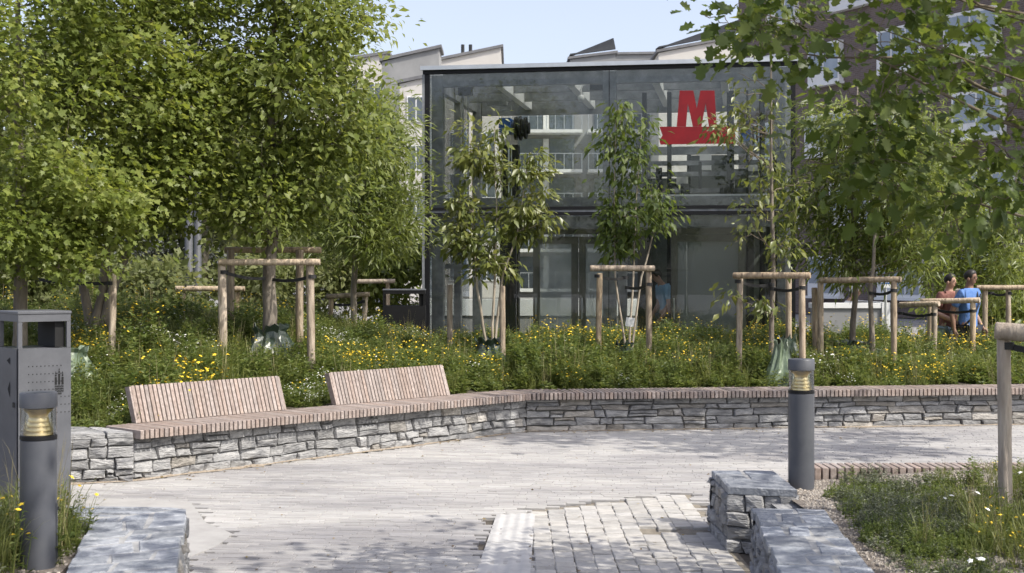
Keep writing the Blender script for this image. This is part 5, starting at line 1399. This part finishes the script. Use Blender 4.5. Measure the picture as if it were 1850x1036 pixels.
# ------------------------------------------------------------------ meadow (instanced tufts)
lib = bpy.data.collections.new('tuft_library')
def blades(rr, n_, h0, h1, w_, spread, bend, V, F, R, MI, mi=0):
    for _ in range(n_):
        a = rr.uniform(0, 2 * PI); r_ = spread * rr.random() ** .5
        bx, by = r_ * math.cos(a), r_ * math.sin(a); h_ = rr.uniform(h0, h1); da = rr.uniform(0, 2 * PI); bd_ = bend * rr.uniform(.2, 1.2) * h_
        dx, dy = math.cos(da), math.sin(da); ww = w_ * rr.uniform(.6, 1.2); px_, py_ = -dy * ww, dx * ww; c_ = rr.random(); b0 = len(V)
        for f in (0, .5, .85):
            q = bd_ * f * f; tw = 1 - f * .55
            V.append((bx + dx * q - px_ * tw, by + dy * q - py_ * tw, h_ * f)); V.append((bx + dx * q + px_ * tw, by + dy * q + py_ * tw, h_ * f)); R += [c_, c_]
        V.append((bx + dx * bd_, by + dy * bd_, h_ * (1 - .12 * bend))); R.append(c_)
        F += [(b0, b0 + 1, b0 + 3, b0 + 2), (b0 + 2, b0 + 3, b0 + 5, b0 + 4), (b0 + 4, b0 + 5, b0 + 6)]; MI += [mi] * 3
def leaf_at(rr, p, d, ln, wd, V, F, R, MI, mi=0):
    d = Vector(d).normalized(); s = d.cross(Vector((rr.uniform(-.4, .4), rr.uniform(-.4, .4), 1))).normalized() * wd * ln; u = s.cross(d).normalized()
    p = Vector(p); c_ = rr.random(); b0 = len(V)
    for q in (p, p + d * ln * .5 + s + u * ln * .06, p + d * ln - u * ln * .12, p + d * ln * .5 - s + u * ln * .06): V.append(tuple(q)); R.append(c_)
    F += [(b0, b0 + 1, b0 + 2), (b0, b0 + 2, b0 + 3)]; MI += [mi] * 2
def flower_at(rr, p, r_, V, F, R, MI, mi, n_=5, dome=.4):
    p = Vector(p); nz = Vector((rr.uniform(-.7, .7), rr.uniform(-.7, .5), 1)).normalized(); a1 = nz.orthogonal().normalized(); a2 = nz.cross(a1); b0 = len(V); k_ = n_ * 2
    V.append(tuple(p + nz * r_ * dome)); R.append(.5)
    for i in range(k_):
        a = 2 * PI * i / k_; q = r_ * (1 if i % 2 else .62)
        V.append(tuple(p + (a1 * math.cos(a) + a2 * math.sin(a)) * q)); R.append(.5)
    for i in range(k_): F.append((b0, b0 + 1 + i, b0 + 1 + (i + 1) % k_)); MI.append(mi)
def forb(rr, n_, h0, h1, spread, V, F, R, MI, lf=.05, wd=.25, per=9, fl=None, fr=.014, fmi=2, nfl=1, lmi=1):
    for _ in range(n_):
        a = rr.uniform(0, 2 * PI); r_ = spread * rr.random() ** .5; bx, by = r_ * math.cos(a), r_ * math.sin(a); h_ = rr.uniform(h0, h1)
        tx, ty = bx + rr.uniform(-.12, .12) * h_ * 1.6, by + rr.uniform(-.12, .12) * h_ * 1.6; b0 = len(V); w_ = .0022
        V += [(bx - w_, by, 0), (bx + w_, by, 0), (tx + w_ * .5, ty, h_), (tx - w_ * .5, ty, h_)]; R += [.3] * 4; F.append((b0, b0 + 1, b0 + 2, b0 + 3)); MI.append(lmi)
        for k_ in range(per):
            f = rr.uniform(.1, .92); da = rr.uniform(0, 2 * PI)
            leaf_at(rr, (bx + (tx - bx) * f, by + (ty - by) * f, h_ * f), (math.cos(da), math.sin(da), rr.uniform(-.1, .9)), lf * rr.uniform(.6, 1.3) * (1.2 - .5 * f), wd, V, F, R, MI, lmi)
        if fl:
            for k_ in range(nfl): flower_at(rr, (tx + rr.uniform(-.03, .03), ty + rr.uniform(-.03, .03), h_ + rr.uniform(-.04, .02)), fr * rr.uniform(.75, 1.25), V, F, R, MI, fmi)
def tuft(name, fn, seed, mats):
    rr = random.Random(seed); V, F, R, MI = [], [], [], []
    fn(rr, V, F, R, MI)
    me = bpy.data.meshes.new(name); me.from_pydata(V, [], F)
    for m_ in mats: me.materials.append(M[m_])
    me.polygons.foreach_set('material_index', MI)
    at = me.attributes.new('rnd', 'FLOAT', 'POINT'); at.data.foreach_set('value', R)
    o = bpy.data.objects.new(name, me); lib.objects.link(o); return o
MM = ['grass', 'forb', 'petal_y', 'petal_w', 'straw', 'sage']
names = []
def reg(n_, fn):
    for s in range(3): tuft('tuft_%02d' % len(names), fn, len(names) * 7 + 3, MM); names.append(n_)
reg('grass', lambda rr, V, F, R, MI: (blades(rr, 34, .18, .40, .0035, .10, .75, V, F, R, MI), forb(rr, 3, .12, .25, .1, V, F, R, MI)))
reg('forb', lambda rr, V, F, R, MI: (forb(rr, 11, .16, .36, .12, V, F, R, MI, lf=.062, wd=.24, per=15), blades(rr, 8, .15, .32, .003, .1, .7, V, F, R, MI)))
reg('yellow', lambda rr, V, F, R, MI: (forb(rr, 10, .18, .36, .11, V, F, R, MI, lf=.04, wd=.2, per=10, fl=1, fr=.014, nfl=1), blades(rr, 16, .15, .34, .003, .1, .7, V, F, R, MI)))
reg('white', lambda rr, V, F, R, MI: (forb(rr, 10, .14, .30, .11, V, F, R, MI, lf=.05, wd=.28, per=11, fl=1, fr=.009, fmi=3, nfl=2), blades(rr, 10, .15, .3, .003, .1, .7, V, F, R, MI)))
reg('seed', lambda rr, V, F, R, MI: (blades(rr, 12, .35, .62, .0018, .06, .35, V, F, R, MI, 4), blades(rr, 22, .18, .42, .003, .09, .7, V, F, R, MI)))
reg('bush', lambda rr, V, F, R, MI: (forb(rr, 15, .26, .50, .15, V, F, R, MI, lf=.06, wd=.26, per=19), forb(rr, 2 if len(names) % 3 == 0 else 0, .40, .52, .14, V, F, R, MI, lf=.04, wd=.2, per=8, fl=1, fr=.014, nfl=2)))
reg('broad', lambda rr, V, F, R, MI: forb(rr, 7, .06, .18, .10, V, F, R, MI, lf=.10, wd=.26, per=9))
reg('cushion', lambda rr, V, F, R, MI: (forb(rr, 26, .03, .10, .13, V, F, R, MI, lf=.022, wd=.22, per=12, lmi=1)))
reg('sagecushion', lambda rr, V, F, R, MI: (forb(rr, 22, .04, .12, .12, V, F, R, MI, lf=.03, wd=.16, per=12, lmi=5)))
reg('daisy', lambda rr, V, F, R, MI: (forb(rr, 2, .28, .42, .08, V, F, R, MI, lf=.05, wd=.15, per=6, fl=1, fr=.026, fmi=3), blades(rr, 16, .18, .42, .003, .1, .6, V, F, R, MI)))
def gv(k_): rr = random.Random(900 + k_); return rr
def pebble(rr, V, F, R, MI):
    for _ in range(9):
        cx_, cy_, r_ = rr.uniform(-.045, .045), rr.uniform(-.045, .045), rr.uniform(.006, .015); b0 = len(V); c_ = rr.random(); zz = rr.uniform(0, .006)
        for i in range(6):
            a = 2 * PI * i / 6 + rr.uniform(-.3, .3); q = r_ * rr.uniform(.75, 1.2); V.append((cx_ + q * math.cos(a), cy_ + q * math.sin(a), zz)); R.append(c_)
        for i in range(6):
            a = 2 * PI * i / 6 + rr.uniform(-.3, .3); q = r_ * rr.uniform(.45, .75); V.append((cx_ + q * math.cos(a), cy_ + q * math.sin(a), zz + r_ * rr.uniform(.6, .95))); R.append(c_)
        for i in range(6): j = (i + 1) % 6; F.append((b0 + i, b0 + j, b0 + 6 + j, b0 + 6 + i)); MI.append(6)
        F.append(tuple(b0 + 6 + i for i in range(6))); MI.append(6)
MM.append('gravel'); reg('gravel', pebble)
for o in lib.objects:
    if len(o.data.materials) < 7: o.data.materials.append(M['gravel'])
KIND = {}
for i, n_ in enumerate(names): KIND.setdefault(n_, []).append(i)

ng_ = bpy.data.node_groups.new('scatter_tufts', 'GeometryNodeTree')
ng_.interface.new_socket('Geometry', in_out='INPUT', socket_type='NodeSocketGeometry'); ng_.interface.new_socket('Geometry', in_out='OUTPUT', socket_type='NodeSocketGeometry')
N = ng_.nodes; L = ng_.links
gi_, go = N.new('NodeGroupInput'), N.new('NodeGroupOutput')
ci = N.new('GeometryNodeCollectionInfo'); ci.inputs['Collection'].default_value = lib; ci.inputs['Separate Children'].default_value = True; ci.inputs['Reset Children'].default_value = True
ip = N.new('GeometryNodeInstanceOnPoints'); ip.inputs['Pick Instance'].default_value = True
def attr(nm, ty):
    a = N.new('GeometryNodeInputNamedAttribute'); a.data_type = ty; a.inputs[0].default_value = nm; return a.outputs[0]
L.new(gi_.outputs[0], ip.inputs['Points']); L.new(ci.outputs[0], ip.inputs['Instance']); L.new(attr('idx', 'INT'), ip.inputs['Instance Index'])
er = N.new('FunctionNodeEulerToRotation'); L.new(attr('rot', 'FLOAT_VECTOR'), er.inputs[0]); L.new(er.outputs[0], ip.inputs['Rotation'])
L.new(attr('scl', 'FLOAT'), ip.inputs['Scale']); L.new(ip.outputs[0], go.inputs[0])
def scatter(name, pts):
    """pts: (x, y, z, kind, scale)"""
    rr = random.Random(len(pts)); me = bpy.data.meshes.new(name); me.from_pydata([p[:3] for p in pts], [], [])
    a = me.attributes.new('idx', 'INT', 'POINT'); a.data.foreach_set('value', [rr.choice(KIND[p[3]]) for p in pts])
    a = me.attributes.new('scl', 'FLOAT', 'POINT'); a.data.foreach_set('value', [p[4] for p in pts])
    a = me.attributes.new('rot', 'FLOAT_VECTOR', 'POINT'); a.data.foreach_set('vector', [q for p in pts for q in (rr.uniform(-.12, .12), rr.uniform(-.12, .12), rr.uniform(0, 2 * PI))])
    o = link(name, me); o.modifiers.new('scatter', 'NODES').node_group = ng_
    tag(o, kind='stuff'); return o
from mathutils import noise as mnoise
rr = random.Random(77); pts = []
DENS = 62
X0, X1 = -8.0, 8.6
for _ in range(int((X1 - X0) * 10.5 * DENS)):
    X = rr.uniform(X0, X1); Y = rr.uniform(10.5, 21)
    yf = wall_y(X)
    back = (Y - yf) * (DL.x if W_A.x < X < W_K.x else 1)
    if back < .56 or Y > 20.7: continue
    if abs(X) > Y * .40 + .4: continue
    if X < -3.2 and Y < 11.4: continue
    pn = mnoise.noise((X * .55, Y * .55, 3.1)); pw_ = mnoise.noise((X * .7 + 9, Y * .7, 7.7)); pz = mnoise.noise((X * .3, Y * .3, 20))
    front = back < 1.0
    r_ = rr.random()
    if pn > .22 and r_ < .6: kd = 'yellow'
    elif pw_ > .28 and r_ < .4: kd = 'white'
    elif r_ < .38: kd = 'grass'
    elif r_ < .66: kd = 'forb'
    elif r_ < .672: kd = 'yellow'
    elif r_ < .70: kd = 'white'
    elif r_ < .82: kd = 'forb'
    elif r_ < .89: kd = 'seed'
    else: kd = 'broad'
    s = rr.uniform(.8, 1.3) * (1 + .25 * pz)
    if back < 3.6 and -1.6 < X < 3.6 and rr.random() < .34 and back > .8: kd = 'bush'; s *= .9
    elif back > 1.2 and rr.random() < .13: kd = 'bush'
    s *= .85 + .5 * max(0, mnoise.noise((X * .9, Y * .9, 41)))
    if front: s *= .8; kd = 'broad' if rr.random() < .3 else kd
    # keep the seat edge clear where the backrests stand
    pts.append((X, Y, bed_z(X, Y) - .02, kd, s))
scatter('meadow_planting', pts)
# right foreground bed
pts = []; grv = []
for _ in range(8000):
    X = rr.uniform(1.7, 3.9); Y = rr.uniform(4.6, 9.12)
    if X > Y * .40 + .3: continue
    grv.append((X, Y, rb_z(X, Y) - .004, 'gravel', rr.uniform(.55, .85)))
for _ in range(2300):
    X = rr.uniform(1.55, 4.2); Y = rr.uniform(4.6, 9.1)
    if X < 1.78 and Y > 7.2: continue
    xl = 1.42 + (Y - 4.5) * .095 + .10
    if X < xl + .10: continue
    nz = mnoise.noise((X * 1.3, Y * 1.3, 5.5))
    wild = sstep(.0, .9, (X - xl) - .05 - .55 * sstep(6.4, 8.6, Y))
    if Y > 8.75 and rr.random() < .8: continue
    r_ = rr.random()
    if r_ < wild * .62 and (X - xl) > .22:
        q = rr.random(); kd = 'grass' if q < .36 else 'forb' if q < .52 else 'daisy' if q < .58 else 'yellow' if q < .60 else 'seed' if q < .72 else 'sagecushion' if q < .82 else 'cushion' if q < .95 else 'broad'
        pts.append((X, Y, rb_z(X, Y) - .02, kd, rr.uniform(.45, .75) * (1 - .35 * sstep(7.6, 9.0, Y))))
    elif nz > -.16 and r_ < .8:
        pts.append((X, Y, rb_z(X, Y) - .01, rr.choice(('cushion', 'cushion', 'sagecushion')), rr.uniform(.6, 1.1)))
    elif Y > 8.2 and X > 2.5 and r_ < .35: pts.append((X, Y, rb_z(X, Y) - .01, 'forb', rr.uniform(.5, .8)))
scatter('gravel', grv); scatter('bed_planting', pts)
# left foreground bed
pts = []; grv = []
for _ in range(900):
    X = rr.uniform(-3.6, -1.7); Y = rr.uniform(4.4, 7.3)
    xe = -1.72 - (Y - 5.0) * .211
    if X > xe - .03: continue
    grv.append((X, Y, .306, 'gravel', rr.uniform(.8, 1.3)))
    if X > -2.16 and rr.random() < .45 and Y > 6.3: pts.append((X - .02, Y, .30, rr.choice(('cushion', 'cushion', 'forb')), rr.uniform(.4, .75)))
for _ in range(420):
    X = rr.uniform(-3.2, -2.2); Y = rr.uniform(4.8, 7.2)
    if (X + 2.19) ** 2 + (Y - 6.4) ** 2 < .03: continue
    if X > -2.30 and 5.6 < Y < 6.4: continue
    q = rr.random(); kd = 'grass' if q < .45 else 'forb' if q < .62 else 'yellow' if q < .72 else 'sagecushion' if q < .82 else 'seed' if q < .95 else 'broad'
    pts.append((X, Y, .29, kd, rr.uniform(.65, 1.1)))
scatter('left_bed_gravel', grv); scatter('left_bed_planting', pts)

# ------------------------------------------------------------------ debris: sand along the wall foot, fallen leaves
rr = random.Random(12); m = MB()
pl2 = [W_END, W_A, W_K, W_C]; S_ = []
for i in range(3):
    a_, b_ = pl2[i], pl2[i + 1]; n_ = int((b_ - a_).length / .06)
    dd = (b_ - a_).normalized(); nn_ = Vector((dd.y, -dd.x))
    for k in range(n_):
        p = a_.lerp(b_, k / n_); w2 = .02 + .10 * max(0, mnoise.noise((p.x * 1.9, p.y * 1.9, 2)) + .35) * rr.uniform(.6, 1.3)
        S_.append((p - nn_ * .03, p + nn_ * (.01 + w2)))
for q0, q1 in S_: m.v += [(q0.x, q0.y, .012), (q1.x, q1.y, .0035)]
m.f = [(2 * i, 2 * i + 1, 2 * i + 3, 2 * i + 2) for i in range(len(S_) - 1)]; m.mi = [0] * len(m.f)
M['drift'] = mat_noise('sand_drift', (.25, .20, .15), (.42, .36, .29), .95, 30, bump=.6, bscale=90)
tag(m.build('sand_drift', M['drift']), kind='stuff')
n_ = 420; ngd = np.random.default_rng(8); P = []
while len(P) < n_:
    Y = 7.4 + 7.2 * rr.random() ** 1.3; X = rr.uniform(-3.4, 4.5)
    if rr.random() < .45: Y = wall_y(X) - abs(rr.gauss(0, .18)) - .03
    if Y > wall_y(X) - .02 or abs(X) > .38 * Y or poly_in((X, Y), RBED) or poly_in((X, Y), LWALL) or Y < 7.3: continue
    P.append((X, Y, .008))
P = np.array(P); Dr = ngd.normal(0, 1, (n_, 3)); Dr[:, 2] *= .1; Nm = ngd.normal(0, .25, (n_, 3)); Nm[:, 2] += 1
M['dry'] = mat_leaf('dry_leaf', (.12, .08, .04), (.22, .16, .08), (.32, .26, .12), trans=.2)
tag(link('fallen_leaves', leaves_mesh('fallen_leaves', P, Dr, Nm, ngd.uniform(.012, .04, n_), OVAL, M['dry'], ngd.uniform(0, 1, n_))), kind='stuff')
